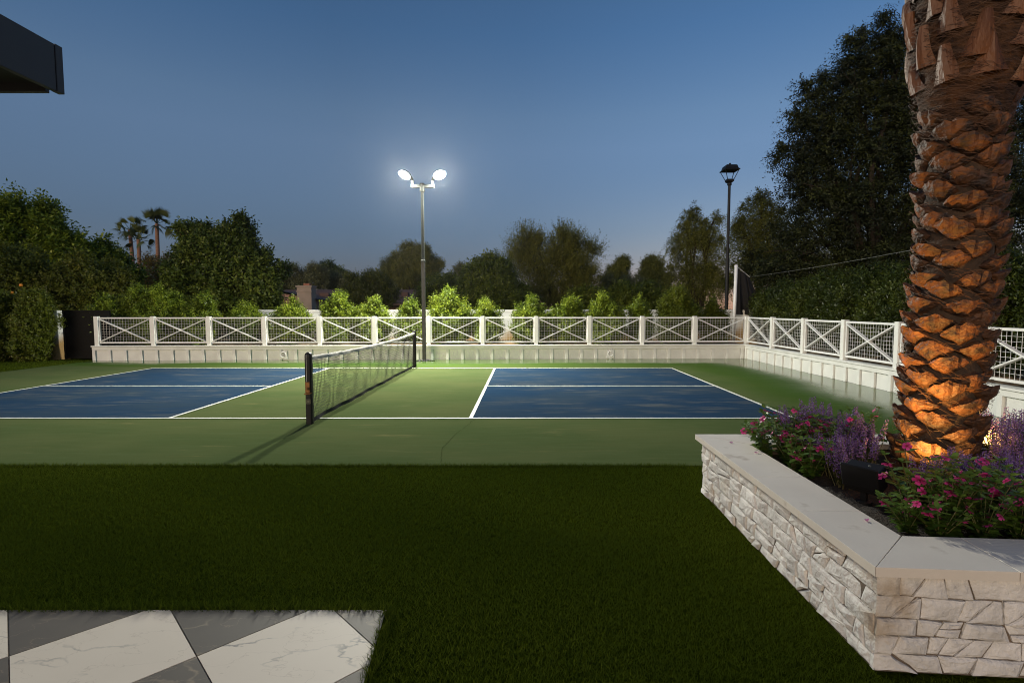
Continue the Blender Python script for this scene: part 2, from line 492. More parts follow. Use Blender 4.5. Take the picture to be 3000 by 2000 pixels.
g = MB(); g.box(((-12.75 + 6.83) / 2, (CF + 16.1) / 2, -.05), (6.83 + 12.75, 16.1 - CF, .1), bev=.004)
court = tag(g.build('court', COURTG), 'green pickleball court slab with wet edges', 'court', kind='structure')
NX, SY = -2.888, 7.279
FT = .3048
for sx in (-1, 1):
    x0, x1 = sorted((NX + sx * 7 * FT, NX + sx * 22 * FT))
    g = MB(); g.quad((x0, SY, .004), (x1, SY, .004), (x1, SY + 20 * FT, .004), (x0, SY + 20 * FT, .004))
    g.build('blue_playing_area', COURTB, court)
LW = .052


def line(a, b, w=LW, z=.008):
    a = Vector((*a, z)); b = Vector((*b, z)); d = (b - a).normalized(); n = Vector((-d.y, d.x, 0)) * w / 2
    g = MB(); g.quad(a - n, b - n, b + n, a + n); g.build('court_line', LINEM, court)


XL, XR = NX - 22 * FT, NX + 22 * FT
YN, YF = SY, SY + 20 * FT
h = LW / 2
line((XL - h, YN), (XR + h, YN)); line((XL - h, YF), (XR + h, YF))
for x in (XL, XR, NX - 7 * FT, NX + 7 * FT): line((x, YN + h), (x, YF - h))
for sx in (-1, 1):
    x0, x1 = sorted((NX + sx * 7 * FT, NX + sx * 22 * FT))
    line((x0 + h, (YN + YF) / 2), (x1 - h, (YN + YF) / 2))

# hairline crack running to the lawn
ck = []
for u, v in ((1092, 961), (1075, 975), (1062, 986), (1040, 1001), (1031, 1016), (1014, 1030), (1016, 1046), (1009, 1066)):
    q0 = at(u, v, 1); d_ = q0 - Vector((0, 0, CAMH)); q0 = Vector((0, 0, CAMH)) + d_ * (-CAMH / d_.z); ck.append((q0.x, q0.y))
g = MB(); vs = []; fs = []; rk = random.Random(2)
pts = []
for i in range(len(ck) - 1):
    for k in range(5):
        t = k / 5; pts.append((ck[i][0] + (ck[i + 1][0] - ck[i][0]) * t + rk.uniform(-.012, .012), ck[i][1] + (ck[i + 1][1] - ck[i][1]) * t))
for x, y in pts:
    w_ = rk.uniform(.0006, .0026); vs += [(x - w_, y, .004), (x + w_, y, .004)]
for i in range(len(pts) - 1): fs.append((2 * i, 2 * i + 1, 2 * i + 3, 2 * i + 2))
g.add(vs, fs); g.build('crack', mat('crack_dark', (.04, .052, .02), None, 8, .9, spec=0), court)

# patio of 0.6 m diamond-laid tiles, butted with grout joints, cut at the turf edge
TS = .5975; JO = .003
patio = MB(); patio.quad((-6, -4, -.003), (-.5, -4, -.003), (-.713, TYE, -.003), (-6, TYE, -.003))
patio_o = tag(patio.build('patio', GROUT), 'patio of white and dark marble diamond tiles', 'patio', kind='structure')


def clip(poly, nx, ny, c):
    out = []
    for i in range(len(poly)):
        a, b = poly[i], poly[(i + 1) % len(poly)]
        da, db = a[0] * nx + a[1] * ny - c, b[0] * nx + b[1] * ny - c
        if da <= 0: out.append(a)
        if (da < 0) != (db < 0) and abs(da - db) > 1e-9:
            t = da / (da - db); out.append((a[0] + (b[0] - a[0]) * t, a[1] + (b[1] - a[1]) * t))
    return out


ex = Vector((1, 1)) / math.sqrt(2) * TS; ey = Vector((1, -1)) / math.sqrt(2) * TS
O = Vector((-1.471, 2.246))
for iu in range(-9, 4):
    for iv in range(-4, 10):
        c = O + ex * (iu + .5) + ey * (iv + .5)
        q = 1 - 2 * JO / TS
        poly = [tuple(c + ex * a * q / 2 + ey * b * q / 2) for a, b in ((-1, -1), (1, -1), (1, 1), (-1, 1))]
        poly = clip(poly, 0, 1, TYE - .005)
        e = Vector((TX1 - TX0, -.547)).normalized(); nx_, ny_ = -e.y, e.x
        if poly: poly = clip(poly, nx_, ny_, TX0 * nx_ + 2.624 * ny_ - .005)
        if poly: poly = clip(poly, -1, 0, 4.2)
        if poly: poly = clip(poly, 0, -1, .5)
        if len(poly) < 3: continue
        a = sum(poly[i][0] * poly[(i + 1) % len(poly)][1] - poly[(i + 1) % len(poly)][0] * poly[i][1] for i in range(len(poly)))
        if abs(a) < .004: continue
        if a < 0: poly = poly[::-1]
        n = len(poly); g = MB()
        g.add([(x, y, 0) for x, y in poly] + [(x, y, -.01) for x, y in poly],
              [tuple(range(n))] + [(i, i + n, (i + 1) % n + n, (i + 1) % n) for i in range(n)])
        g.build('marble_tile', TILEW if (iu + iv) % 2 == 0 else TILED, patio_o)

# turf blades
rng = np.random.default_rng(7)


def blades(x0, x1, y0, y1, dens, hgt, wid, keep=None):
    n = int((x1 - x0) * (y1 - y0) * dens)
    p = np.stack([rng.uniform(x0, x1, n), rng.uniform(y0, y1, n)], 1)
    if keep is not None: p = p[keep(p)]
    n = len(p)
    a = rng.uniform(0, 2 * PI, n); w = wid * rng.uniform(.7, 1.3, n); hh = hgt * rng.uniform(.55, 1.25, n)
    la = rng.uniform(0, 2 * PI, n); ll = hh * rng.uniform(.1, 1.3, n)
    base = np.stack([p[:, 0], p[:, 1], np.full(n, -.008)], 1)
    s_ = np.stack([np.cos(a), np.sin(a), np.zeros(n)], 1) * w[:, None] / 2
    tip = base + np.stack([np.cos(la) * ll, np.sin(la) * ll, hh], 1)
    pile_shade = .5 + .25 * np.sin(p[:, 0] * 1.3 + 1.3 * np.sin(p[:, 1] * 1.7)) * np.sin(p[:, 1] * 2.1 + p[:, 0] * .7)  # shading of the turf pile, put into the blade tint as soft patches
    return np.stack([base - s_, base + s_, tip], 1), np.clip(rng.normal(.42, .17, n) * (.4 + 1.2 * pile_shade), 0, 1)


def not_tile(p):
    xe = TX0 + (TX1 - TX0) * (2.624 - p[:, 1]) / .547
    edge = xe + .012 * np.sin(p[:, 1] * 31)
    pl = (p[:, 0] > 1.51) & (p[:, 1] > 2.1) & (p[:, 1] < 4.38)
    return ~((p[:, 0] < edge) & (p[:, 1] < TYE - .01)) & ~pl


parts = [blades(-4.2, 1.9, 1.5, 3.6, 18000, .023, .0034, not_tile),
         blades(-6.5, 2.4, 3.6, CF + .01, 11000, .023, .0046, not_tile),
         blades(-4.2, -.7, TYE - .022, TYE + .05, 16000, .042, .004), blades(-.75, -.5, 1.5, TYE + .02, 16000, .042, .004, lambda p: abs(p[:, 0] - (TX0 + (TX1 - TX0) * (2.624 - p[:, 1]) / .547) - .012) < .03),
         blades(-6.5, 1.6, CF - .03, CF + .022, 14000, .036, .005),
         blades(-19, -12.74, 11.8, 15.6, 1500, .03, .014, lambda p: p[:, 0] < -12.74)]
np_mesh('turf_grass', np.concatenate([q[0] for q in parts]), 3, GM_TURF, tint=np.concatenate([q[1] for q in parts]))
tag(bpy.data.objects['turf_grass'], 'short dark turf blades covering the lawn', 'grass', kind='stuff')

# ------------------------------------------------------------------ retaining walls and X fence
WA, WB = Vector((-12.75, 15.36, 0)), Vector((6.83, 16.03, 0))
wd = (WB - WA).normalized(); wn = Vector((wd.y, -wd.x, 0))       # wn points to the camera
WL = (WB - WA).length
wrot = math.atan2(wd.y, wd.x)


def make_wall(name, A, rz, L, label, drains, n0, spc=.452):
    """local frame: x along the wall, -y faces the court"""
    r = tag(empty(name, A, rz), label, 'retaining wall')
    m = MB(); m.box((L / 2, .055, .19), (L, .09, .38)); m.build('board_panel', WHITE, r)
    m = MB(); m.box((L / 2, .026, .355), (L + .02, .103, .09), bev=.004); m.build('top_rail', WHITE, r)
    m = MB(); m.box((L / 2, .09, .4225), (L + .05, .28, .035), bev=.004); m.build('cap_board', WHITE, r)
    bm = MB(); bm.box((0, -.006, 0), (.085, .042, .308), bev=.003)
    b0 = bm.build('batten', WHITE, r); b0.location = (n0, -.003, .155)
    x = n0 + spc
    while x < L - .03:
        b = b0.copy(); COL.objects.link(b); b.parent = r; b.location = (x + random.uniform(-.006, .006), -.003, .155); x += spc
    for dx in drains:
        q = MB(); q.box((dx, -.008, .15), (.24, .04, .25), bev=.006); d = q.build('drain_cover', WHITEM, r)
        t = MB(); t.lathe([(.085, .002), (.085, .014), (.07, .016), (.066, .004)], n=24); o = t.build('vent_ring', WHITEM, d, True)
        o.location = (dx, -.026, .16); o.rotation_euler = (PI / 2, 0, 0)
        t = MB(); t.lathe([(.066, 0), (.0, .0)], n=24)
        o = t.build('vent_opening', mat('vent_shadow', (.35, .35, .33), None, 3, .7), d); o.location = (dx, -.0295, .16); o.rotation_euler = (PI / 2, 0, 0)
        t = MB()
        for k in range(4): t.box((dx + .028 * k - .042, -.033, .16), (.012, .006, .11 - .016 * abs(k - 1.5)), Matrix.Rotation(.5, 3, 'Y'))
        t.build('vent_louver', WHITEM, d)
    return r


random.seed(3)
make_wall('retaining_wall', WA, wrot, WL, 'low white board and batten wall along the far side of the court', [5.55, 15.4], .04)
# side wall runs toward the camera; local +x points to -Y, court (-X) must be on its -y side
RWX = 6.83
make_wall('retaining_wall', (RWX, 16.0, 0), -PI / 2, 13.6, 'low white board and batten wall along the right side of the court', [], .03)

PS = 1.63
FZ0, FZ1 = .44, 1.305


def panel_meshes(L):
    fr = MB()
    y = 0
    fr.box((L / 2, y, FZ1 - .05), (L, .05, .042), bev=.003)
    fr.box((L / 2, y, FZ0 + .085), (L, .05, .042), bev=.003)
    for x in (.0205, L - .0205): fr.box((x, y, (FZ0 + .106 + FZ1 - .071) / 2), (.041, .048, FZ1 - FZ0 - .177), bev=.003)
    br = MB()
    za, zb = FZ0 + .112, FZ1 - .077
    br.bar((.05, -.012, za + .012), (L - .05, -.012, zb - .012), .022, .07, up=(0, -1, 0))
    br2 = MB()
    br2.bar((.05, -.0135, zb - .012), (L - .05, -.0135, za + .012), .024, .07, up=(0, -1, 0))
    br3 = (br, br2)
    ms = MB()
    n = 18
    for i in range(1, n):
        ms.box((.041 + (L - .082) * i / n, .014, (FZ0 + .106 + FZ1 - .071) / 2), (.0045, .0045, FZ1 - FZ0 - .177))
    k = 9
    for j in range(1, k):
        ms.box((L / 2, .0198, FZ0 + .106 + (FZ1 - FZ0 - .177) * j / k), (L - .082, .004, .0045))
    cl = []
    for x in (.25, L / 2 + .05, L - .3):
        c = MB(); c.box((x, .01, FZ1 - .024), (.03, .02, .012)); c.tube([(x, 0, FZ1 - .03), (x + .012, 0, FZ1 - .005)], .004, 5); cl.append(c)
    return fr, br3, ms, cl


def X_fence(A, rz, n, label, skip_first_post=False):
    r = tag(empty('mesh_fence', A, rz), label, 'fence')
    pm = MB(); pm.box((0, 0, (FZ0 + FZ1) / 2), (.115, .115, FZ1 - FZ0), bev=.004)
    first = None; post0 = None
    L = PS - .115
    fr, br, ms, cl = panel_meshes(L)
    for i in range(n + 1):
        if i == 0 and skip_first_post: continue
        if post0 is None:
            post0 = pm.build('post', WHITE, r)
            bl = MB()
            for z in (.6, .9, 1.15): bl.lathe([(.011, 0), (.011, .006), (0, .007)], (0, 0, 0), 8)
            post0.location = (i * PS, 0, 0)
            for z in (.62, .9, 1.16):
                q = MB(); q.tube([(.0585, 0, z), (.064, 0, z)], .009, 8); q.build('bolt', GALV, post0)
        else:
            p = copy_tree(post0, r); p.location = (i * PS, 0, 0)
    for i in range(n):
        x = i * PS + .0575
        if first is None:
            p = fr.build('panel_frame', WHITEM, r); p.location = (x, 0, 0)
            br[0].build('brace', WHITEM, p); br[1].build('brace', WHITEM, p)
            ms.build('wire_mesh', WHITEM, p)
            for c in cl: c.build('mesh_clip', GALV, p)
            first = p
        else:
            p = copy_tree(first, r); p.location = (x, 0, 0)
    return r


FA = WA - wn * .09 + wd * .09
X_fence(FA, wrot, 12, 'white X braced wire mesh fence on the far court wall')
FCx = FA + wd * 12 * PS
X_fence((RWX + .09, FCx.y, 0), -PI / 2, 8, 'white X braced wire mesh fence on the right court wall', True)

# planting bed behind the walls, at cap height
g = MB()
A1 = WA - wn * .2; B1 = WB - wn * .2
g.quad(A1 + Vector((0, 0, .405)), B1 + Vector((.1, 0, .405)), B1 + Vector((.1, 2.6, .47)), A1 + Vector((0, 2.6, .47)))
tag(g.build('planting_bed', BED), 'tan soil planting bed behind the far fence', 'planting bed', kind='structure')
g = MB()
g.quad((RWX + .2, 2, .40), (RWX + 4, 2, .41), (RWX + 4, 18.6, .41), (RWX + .2, 16.2, .40))
tag(g.build('planting_bed', BED), 'tan soil planting bed behind the right fence', 'planting bed', kind='structure')

# white block boundary wall
BW0 = WA - wn * 2.25 + Vector((-.1, 0, 0))
r = tag(empty('block_wall', BW0, wrot), 'white painted block boundary wall behind the far shrubs', 'wall')
m = MB(); m.box((12.9, .1, .7), (19.1, .2, 1.4)); m.build('block_face', BLOCKW, r)
m = MB(); m.box((12.9, .1, 1.445), (19.12, .23, .085), bev=.01); m.build('coping', WHITE, r)

# left side: pillar, gate, tan wall behind the hedge columns
r = tag(empty('gate_pillar', (-14.09, 15.75, 0)), 'white painted block pillar left of the black gate', 'pillar')
m = MB(); m.box((0, 0, .74), (.36, .4, 1.48), bev=.01); m.build('block_shaft', BLOCKW, r)
r = tag(empty('side_gate', (-13.2, 15.75, 0)), 'solid black metal side gate between white pillar and hedge', 'gate')
m = MB(); m.box((0, 0, .74), (1.36, .03, 1.42)); m.build('gate_panel', GATE, r)
m = MB()
for z in (.06, 1.46): m.box((0, -.01, z), (1.42, .06, .05))
for x in (-.69, .69): m.box((x, -.01, .76), (.045, .06, 1.348))
m.build('gate_frame', GATE, r)
m = MB(); m.box((.6, -.06, .85), (.03, .06, .14), bev=.008); m.build('latch', GATE, r)
r = tag(empty('block_wall', (-19.5, 16.1, 0)), 'tan block wall behind the hedge columns left of the gate', 'wall')
m = MB(); m.box((2.2, 0, .74), (5.9, .2, 1.48)); m.build('block_face', BLOCKT, r)

# ------------------------------------------------------------------ flood light pole
PX, PY = -2.94, 15.3
r = tag(empty('floodlight_pole', (PX, PY, 0)), 'tall square steel pole with two lit flood lights behind the net', 'floodlight')
m = MB(); m.box((0, 0, 1.45), (.1, .1, 2.9), bev=.006); m.build('lower_post', POLEDARK, r)
m = MB(); m.box((0, 0, 2.92), (.116, .116, .05), bev=.004); m.box((0, 0, 2.99), (.108, .108, .02)); m.build('joint_collar', GALV, r)
m = MB(); m.box((0, 0, 3.92), (.078, .078, 2.0), bev=.006); m.build('upper_post', mat('post_steel', (.026, .031, .029), (.017, .02, .019), 30, .8, .05, spec=.15), r)
m = MB(); m.box((0, 0, 5.02), (.115, .115, .24), bev=.006)
for a, b in ((.065, 0), (-.065, 0), (0, -.065)): m.tube([(a * .85, b * .85, 4.93), (a * 1.25, b * 1.25, 4.93)], .012, 8)
m.build('top_sleeve', GALV, r)
m = MB(); m.box((.012, 0, 5.055), (.66, .075, .085), bev=.006); m.build('cross_arm', GALV, r)
LENS = emit('lamp_lens', (.86, .95, 1.0), 30)


def flood_head(px, tgt, dz=0):
    """LED head on a knuckle; tgt is where it aims (local to the pole)"""
    e = MB(); e.lathe([(.032, 0), (.036, .02), (.03, .05), (.03, .1), (.038, .12), (.0, .125)], (px, 0, 5.095 + dz), 12)
    kn = e.build('knuckle', WHITEM, r, True)
    sx = -1 if px < 0 else 1
    c = Vector((px + sx * .22, -.06, 5.37 + dz))
    z = (Vector(tgt) - c).normalized()
    x = Vector((sx, 0, 0)); x = (x - z * x.dot(z)).normalized(); y = z.cross(x)
    M = Matrix((x, y, z)).transposed()
    hd = MB(); n = 28
    ring = lambda k, rr, q: [c + M @ Vector((math.cos(2 * PI * i / n) * rr * 1.25, math.sin(2 * PI * i / n) * rr, q)) for i in range(n)]
    vs = []
    for rr, q in ((.05, -.1), (.1, -.085), (.15, -.03), (.16, .01), (.15, .018)): vs += ring(0, rr, q)
    fs = [tuple(range(n))[::-1]]
    for k in range(4):
        for i in range(n): fs.append((k * n + i, k * n + (i + 1) % n, (k + 1) * n + (i + 1) % n, (k + 1) * n + i))
    hd.add(vs, fs)
    arm0 = c - M @ Vector((.15, 0, .05))
    hd.tube([(px, 0, 5.2 + dz), (px + sx * .02, -.01, 5.25 + dz), tuple(c - z * .06 - x * .1)], [.03, .04, .05], 10)
    h = hd.build('lamp_head', GALV, r, True)
    ln = MB(); ln.add(ring(0, .148, .016), [tuple(range(n))]); ln.build('lamp_lens', LENS, h)
    ld = bpy.data.lights.new('floodlight', 'AREA'); ld.shape = 'DISK'; ld.size = .3
    ld.energy = 1250; ld.color = (1.0, .98, .84)
    lo = bpy.data.objects.new('floodlight_beam', ld); COL.objects.link(lo); lo.parent = r
    lo.location = c + z * .035
    lo.rotation_euler = (-z).to_track_quat('Z', 'Y').to_euler()
    return h


flood_head(-.27, (-3.2, -4.2, 0)); flood_head(.29, (3.2, -4.4, 0))
g = MB(); random.seed(5)
for k in range(70):
    a = random.uniform(0, 2 * PI); q = random.uniform(.09, .24); s_ = random.uniform(.012, .026)
    g.box((PX + q * 1.3 * math.cos(a), PY + q * .8 * math.sin(a), s_ * .5 + .001), (s_ * 2, s_ * 1.6, s_), Matrix.Rotation(random.uniform(0, 3), 3, 'Z'), bev=s_ * .3)
tag(g.build('pebble_ring', PEBBLE), 'ring of black pebbles round the floodlight pole base', 'pebbles', kind='stuff')

# ------------------------------------------------------------------ net
r = tag(empty('court_net', (NX, SY + 10 * FT, 0)), 'black pickleball net with white top band and black posts', 'net')
HL = 3.34
NP = 64


def net_top(y): return .855 + .06 * (abs(y) / HL) ** 2


def net_x(y, z): return .012 * math.sin(y * 3.1 + z * 4) + .008 * math.sin(y * 9.3 - z * 7)


m = MB()
ys = [-HL + .06 + (2 * HL - .12) * i / NP for i in range(NP + 1)]
prof = [(-.014, -.055), (-.016, -.02), (-.009, .001), (.009, .001), (.016, -.02), (.014, -.055)]
vs = []; fs = []
for i, y in enumerate(ys):
    w = .004 * math.sin(i * 1.9) + .003 * math.sin(i * 4.1)
    for (px_, pz_) in prof: vs.append((px_ * (1 + .25 * math.sin(i * 2.3)) + net_x(y, .8), y, net_top(y) + pz_ + w * .5))
for i in range(NP):
    for k in range(5): fs.append((i * 6 + k, i * 6 + k + 1, i * 6 + k + 7, i * 6 + k + 6))
m.add(vs, fs); m.build('top_band', TAPE, r, True)
m = MB(); vs = []; fs = []
for i, y in enumerate(ys):
    for z in (.012, .07): vs.append((net_x(y, .05) + .004, y, z))
for i in range(NP): fs.append((i * 2, i * 2 + 2, i * 2 + 3, i * 2 + 1))
m.add(vs, fs)
m.build('bottom_band', NETBLK, r)
m = MB(); cw = .0036
nz = 19; ny_ = int((2 * HL - .12) / .044)
for j in range(nz):
    t = (j + .5) / nz
    vs = []; fs = []
    for i, y in enumerate(ys):
        z = .07 + (net_top(y) - .125) * t + .004 * math.sin(i * .8 + j * 1.7) + .003 * math.sin(i * 2.1 + j)
        x = net_x(y, z)
        vs += [(x - cw / 2, y, z - cw / 2), (x + cw / 2, y, z - cw / 2), (x + cw / 2, y, z + cw / 2), (x - cw / 2, y, z + cw / 2)]
    for i in range(NP):
        for k in range(4): fs.append((i * 4 + k, i * 4 + (k + 1) % 4, i * 4 + 4 + (k + 1) % 4, i * 4 + 4 + k))
    m.add(vs, fs)
for i in range(1, ny_):
    y0 = -HL + .06 + (2 * HL - .12) * i / ny_
    vs = []; fs = []; K = 7
    big = cw * (2.6 if i in (62, 78, 97) else 1)
    for k in range(K + 1):
        z = .07 + (net_top(y0) - .125) * k / K
        y = y0 + .006 * math.sin(k * 1.3 + i * .6); x = net_x(y, z)
        vs += [(x - cw / 2, y - big / 2, z), (x + cw / 2, y - big / 2, z), (x + cw / 2, y + big / 2, z), (x - cw / 2, y + big / 2, z)]
    for k in range(K):
        for q in range(4): fs.append((k * 4 + q, k * 4 + (q + 1) % 4, k * 4 + 4 + (q + 1) % 4, k * 4 + 4 + q))
    m.add(vs, fs)
m.build('mesh', NETBLK, r)


def rsq(hw, c, n=5):
    pts = []
    for q in range(4):
        cx_, cy_ = [(1, 1), (-1, 1), (-1, -1), (1, -1)][q]
        for k in range(n):
            a = PI / 2 * (q + k / (n - 1))
            pts.append((cx_ * (hw - c) + c * math.cos(a), cy_ * (hw - c) + c * math.sin(a)))
    return pts


for sgn in (-1, 1):
    y = sgn * (HL + .035)
    m = MB(); sec = rsq(.041, .014); n = len(sec); vs = []; fs = []
    rows = [(1, 0), (1, .9), (.97, .93), (.85, .95), (.55, .962), (.01, .966)]
    for q, z in rows: vs += [(a * q, y + b * q, z) for a, b in sec]
    for i in range(len(rows) - 1):
        for k in range(n): fs.append((i * n + k, i * n + (k + 1) % n, (i + 1) * n + (k + 1) % n, (i + 1) * n + k))
    m.add(vs, fs); p = m.build('post', BLACK, r, True)
    m = MB(); m.box((0, y - sgn * .043, .5), (.02, .012, .86)); m.build('lacing_rail', BLACK, p)
    if sgn < 0:
        m = MB(); m.tube([(-.012, y - .044, .93), (-.012, y - .046, .5)], .004, 6); m.tube([(-.012, y - .044, .93), (-.008, y, .972), (0, y + .05, .93)], .004, 6); m.build('tension_cable', TAPE, p)
        m = MB(); m.box((0, y - .05, .5), (.062, .022, .15), bev=.004); m.box((0, y - .058, .415), (.082, .045, .016), bev=.004)
        m.lathe([(.026, -.012), (.026, .012), (.0, .012)], (0, y - .062, .485), 14)
        m.bar((.03, y - .06, .42), (.065, y - .075, .435), .012, .012)
        m.build('winch', BRASS, p)
        m = MB(); m.box((0, y - .043, .31), (.06, .004, .062)); q = m.build('maker_plate', LABELM, p)
        m = MB()
        for (dx, dz, w_, h_) in ((0, .028, .056, .003), (0, -.028, .056, .003), (-.027, 0, .003, .053), (.027, 0, .003, .053), (0, .006, .036, .003), (0, -.006, .03, .003)):
            m.box((dx, y - .046, .31 + dz), (w_, .002, h_))
        m.build('plate_border', LABELG, q)

# ------------------------------------------------------------------ stone planter
CO = [Vector(p) for p in ((1.463, 4.40), (1.466, 2.108), (4.9, 1.86), (4.9, 4.40))]       # cap outline
CI = [Vector(p) for p in ((1.792, 4.07), (1.792, 2.41), (4.57, 2.21), (4.57, 4.07))]
CT, CB = .482, .435
r = tag(empty('stone_planter', (0, 0, 0)), 'raised planter of white stacked stone with pale limestone cap', 'planter')


def splitpoly(poly, p, n):
    c = p.dot(n)
    a = clip([tuple(v) for v in poly], n.x, n.y, c); b = clip([tuple(v) for v in poly], -n.x, -n.y, -c)
    return a, b


def parea(p):
    return abs(sum(p[i][0] * p[(i + 1) % len(p)][1] - p[(i + 1) % len(p)][0] * p[i][1] for i in range(len(p)))) / 2


def cells(L, H, rnd):
    """irregular coursed rubble: bands, then slanted joints, then some broken pieces"""
    out = []; z = 0; bands = []
    while z < H - .04:
        hh = rnd.uniform(.055, .115)
        if H - z - hh < .05: hh = H - z
        bands.append((z, z + hh)); z += hh
    polys = []
    for z0, z1 in bands:
        x = 0; prev = 0
        while x < L - .001:
            w = rnd.uniform(.06, .2) if rnd.random() < .8 else rnd.uniform(.2, .3)
            nx = min(L, x + w)
            if L - nx < .06: nx = L
            sl = 0 if nx >= L else rnd.uniform(-.022, .022)
            polys.append([(x + prev, z0), (nx + sl, z0), (nx - sl, z1), (x - prev, z1)] if prev or True else None)
            prev = sl; x = nx
    for p in polys:
        cx_ = sum(q[0] for q in p) / 4; cz_ = sum(q[1] for q in p) / 4
        w = max(q[0] for q in p) - min(q[0] for q in p)
        if w > .11 and rnd.random() < .5:
            a = rnd.choice((rnd.uniform(-.25, .25), rnd.uniform(-.25, .25), rnd.uniform(.5, 1.0), rnd.uniform(-1.0, -.5)))
            n = Vector((math.sin(a), math.cos(a)))
            q1, q2 = splitpoly(p, Vector((cx_ + rnd.uniform(-.03, .03), cz_ + rnd.uniform(-.015, .015))), n)
            for q in (q1, q2):
                if len(q) >= 3 and parea(q) > .0008: out.append(q)
        else: out.append(p)
    return out


def stones(mb, A, B, H, nrm, rnd, warp):
    """fill the wall face A->B (xy) with stones projecting along nrm"""
    d = (B - A); L = d.length; d = d.normalized()
    for poly in cells(L, H, rnd):
        # bow the courses a little so that joints wander
        poly = [(x, z + (warp * math.sin(x * 4.3 + z * 9) if .01 < z < H - .01 else 0)) for x, z in poly]
        a = sum(poly[i][0] * poly[(i + 1) % len(poly)][1] - poly[(i + 1) % len(poly)][0] * poly[i][1] for i in range(len(poly)))
        if a < 0: poly = poly[::-1]
        # subdivide edges with jitter
        pts = []
        for i in range(len(poly)):
            p, q = Vector(poly[i]), Vector(poly[(i + 1) % len(poly)])
            ne = max(1, int((q - p).length / .045))
            nn = Vector(((q - p).y, -(q - p).x)); nn = nn.normalized() if nn.length > 0 else nn
            for k in range(ne):
                t = k / ne
                pts.append(p.lerp(q, t) + nn * (rnd.uniform(-.005, .001)) + Vector((rnd.uniform(-.002, .002), 0)))
        c = sum(pts, Vector((0, 0))) / len(pts)
        size = min(max(abs(p.x - c.x) for p in pts), max(abs(p.y - c.y) for p in pts))
        dep = rnd.uniform(.007, .02)
        tx, tz = rnd.uniform(-.07, .07), rnd.uniform(-.1, .06)

        def P(p, o):
            return (A.x + d.x * p.x + nrm.x * o, A.y + d.y * p.x + nrm.y * o, p.y)
        n = len(pts); vs = []; fs = []
        f = lambda k, p: c + (p - c) * k
        gap = max(.0, 1 - .0022 / max(size, .02))
        rows = [(gap, -.02), (gap, dep * .55), (max(.5, gap - .008 / max(size, .02)), dep), (.45, dep + .004)]
        for k, o in rows:
            for p in pts:
                q = f(k, p); oo = o
                if o > 0: oo += (q.x - c.x) * tx + (q.y - c.y) * tz + rnd.uniform(-.0022, .0022)
                vs.append(P(q, max(oo, -.02)))
        vs.append(P(c + Vector((rnd.uniform(-.01, .01), rnd.uniform(-.01, .01))), dep + rnd.uniform(0, .007)))
        for i in range(3):
            for k in range(n): fs.append((i * n + k, i * n + (k + 1) % n, (i + 1) * n + (k + 1) % n, (i + 1) * n + k))
        for k in range(n): fs.append((3 * n + k, 3 * n + (k + 1) % n, 4 * n))
        mb.add(vs, fs)


inset = .055
FO = [Vector((1.463 + inset, 4.40 - inset)), Vector((1.466 + inset, 2.108 + inset)), Vector((4.9 - inset, 1.86 + inset)), Vector((4.9 - inset, 4.40 - inset))]
m = MB()
bot = [(p.x, p.y, -.05) for p in FO]; top = [(p.x, p.y, CB + .002) for p in FO]
ins = [(p.x, p.y, CB + .002) for p in CI]; inb = [(p.x, p.y, .2) for p in CI]
m.add(bot + top, [(i, (i + 1) % 4, 4 + (i + 1) % 4, 4 + i) for i in range(4)])
m.add([(p.x, p.y, CB - .001) for p in CI] + inb, [(i, 4 + i, 4 + (i + 1) % 4, (i + 1) % 4) for i in range(4)])
m.build('mortar_core', JOINT, r)
rnd = random.Random(21)
m = MB()
stones(m, FO[0], FO[1], CB + .004, Vector((-1, 0)), rnd, .006)
dn = (FO[2] - FO[1]).normalized()
stones(m, FO[1] + Vector((-.015, 0)), FO[2], CB + .004, Vector((dn.y, -dn.x)), rnd, .006)
stones(m, FO[3], FO[0], CB + .004, Vector((0, 1)), rnd, .006)
m.build('stone_cladding', STONE, r)
# cap slabs with mitred corners
def slab(poly):
    k = .0015
    c = sum(poly, Vector((0, 0))) / len(poly)
    q = [p + (c - p).normalized() * k * 1.4 for p in poly]
    b = [p + (c - p).normalized() * .0035 for p in poly]
    a = sum(q[i].x * q[(i + 1) % len(q)].y - q[(i + 1) % len(q)].x * q[i].y for i in range(len(q)))
    if a < 0: q.reverse(); b.reverse()
    n = len(q); g = MB()
    g.add([(p.x, p.y, CB + .006) for p in q] + [(p.x, p.y, CT - .0025) for p in q] + [(p.x, p.y, CT) for p in b],
          [tuple(range(n - 1, -1, -1)), tuple(range(2 * n, 3 * n))] + [(i, (i + 1) % n, n + (i + 1) % n, n + i) for i in range(n)] + [(n + i, n + (i + 1) % n, 2 * n + (i + 1) % n, 2 * n + i) for i in range(n)])
    g.build('cap_slab', CAPST, r)


def side(a0, a1, b0, b1, cuts):
    ts = [0] + cuts + [1]
    for i in range(len(ts) - 1):
        o0 = a0.lerp(a1, ts[i]); o1 = a0.lerp(a1, ts[i + 1])
        # joints run square to the outer edge except at the mitres
        def inner(t, o):
            if t == 0: return b0
            if t == 1: return b1
            dd = (b1 - b0).normalized(); return b0 + dd * (o - b0).dot(dd)
        slab([o0, o1, inner(ts[i + 1], o1), inner(ts[i], o0)])


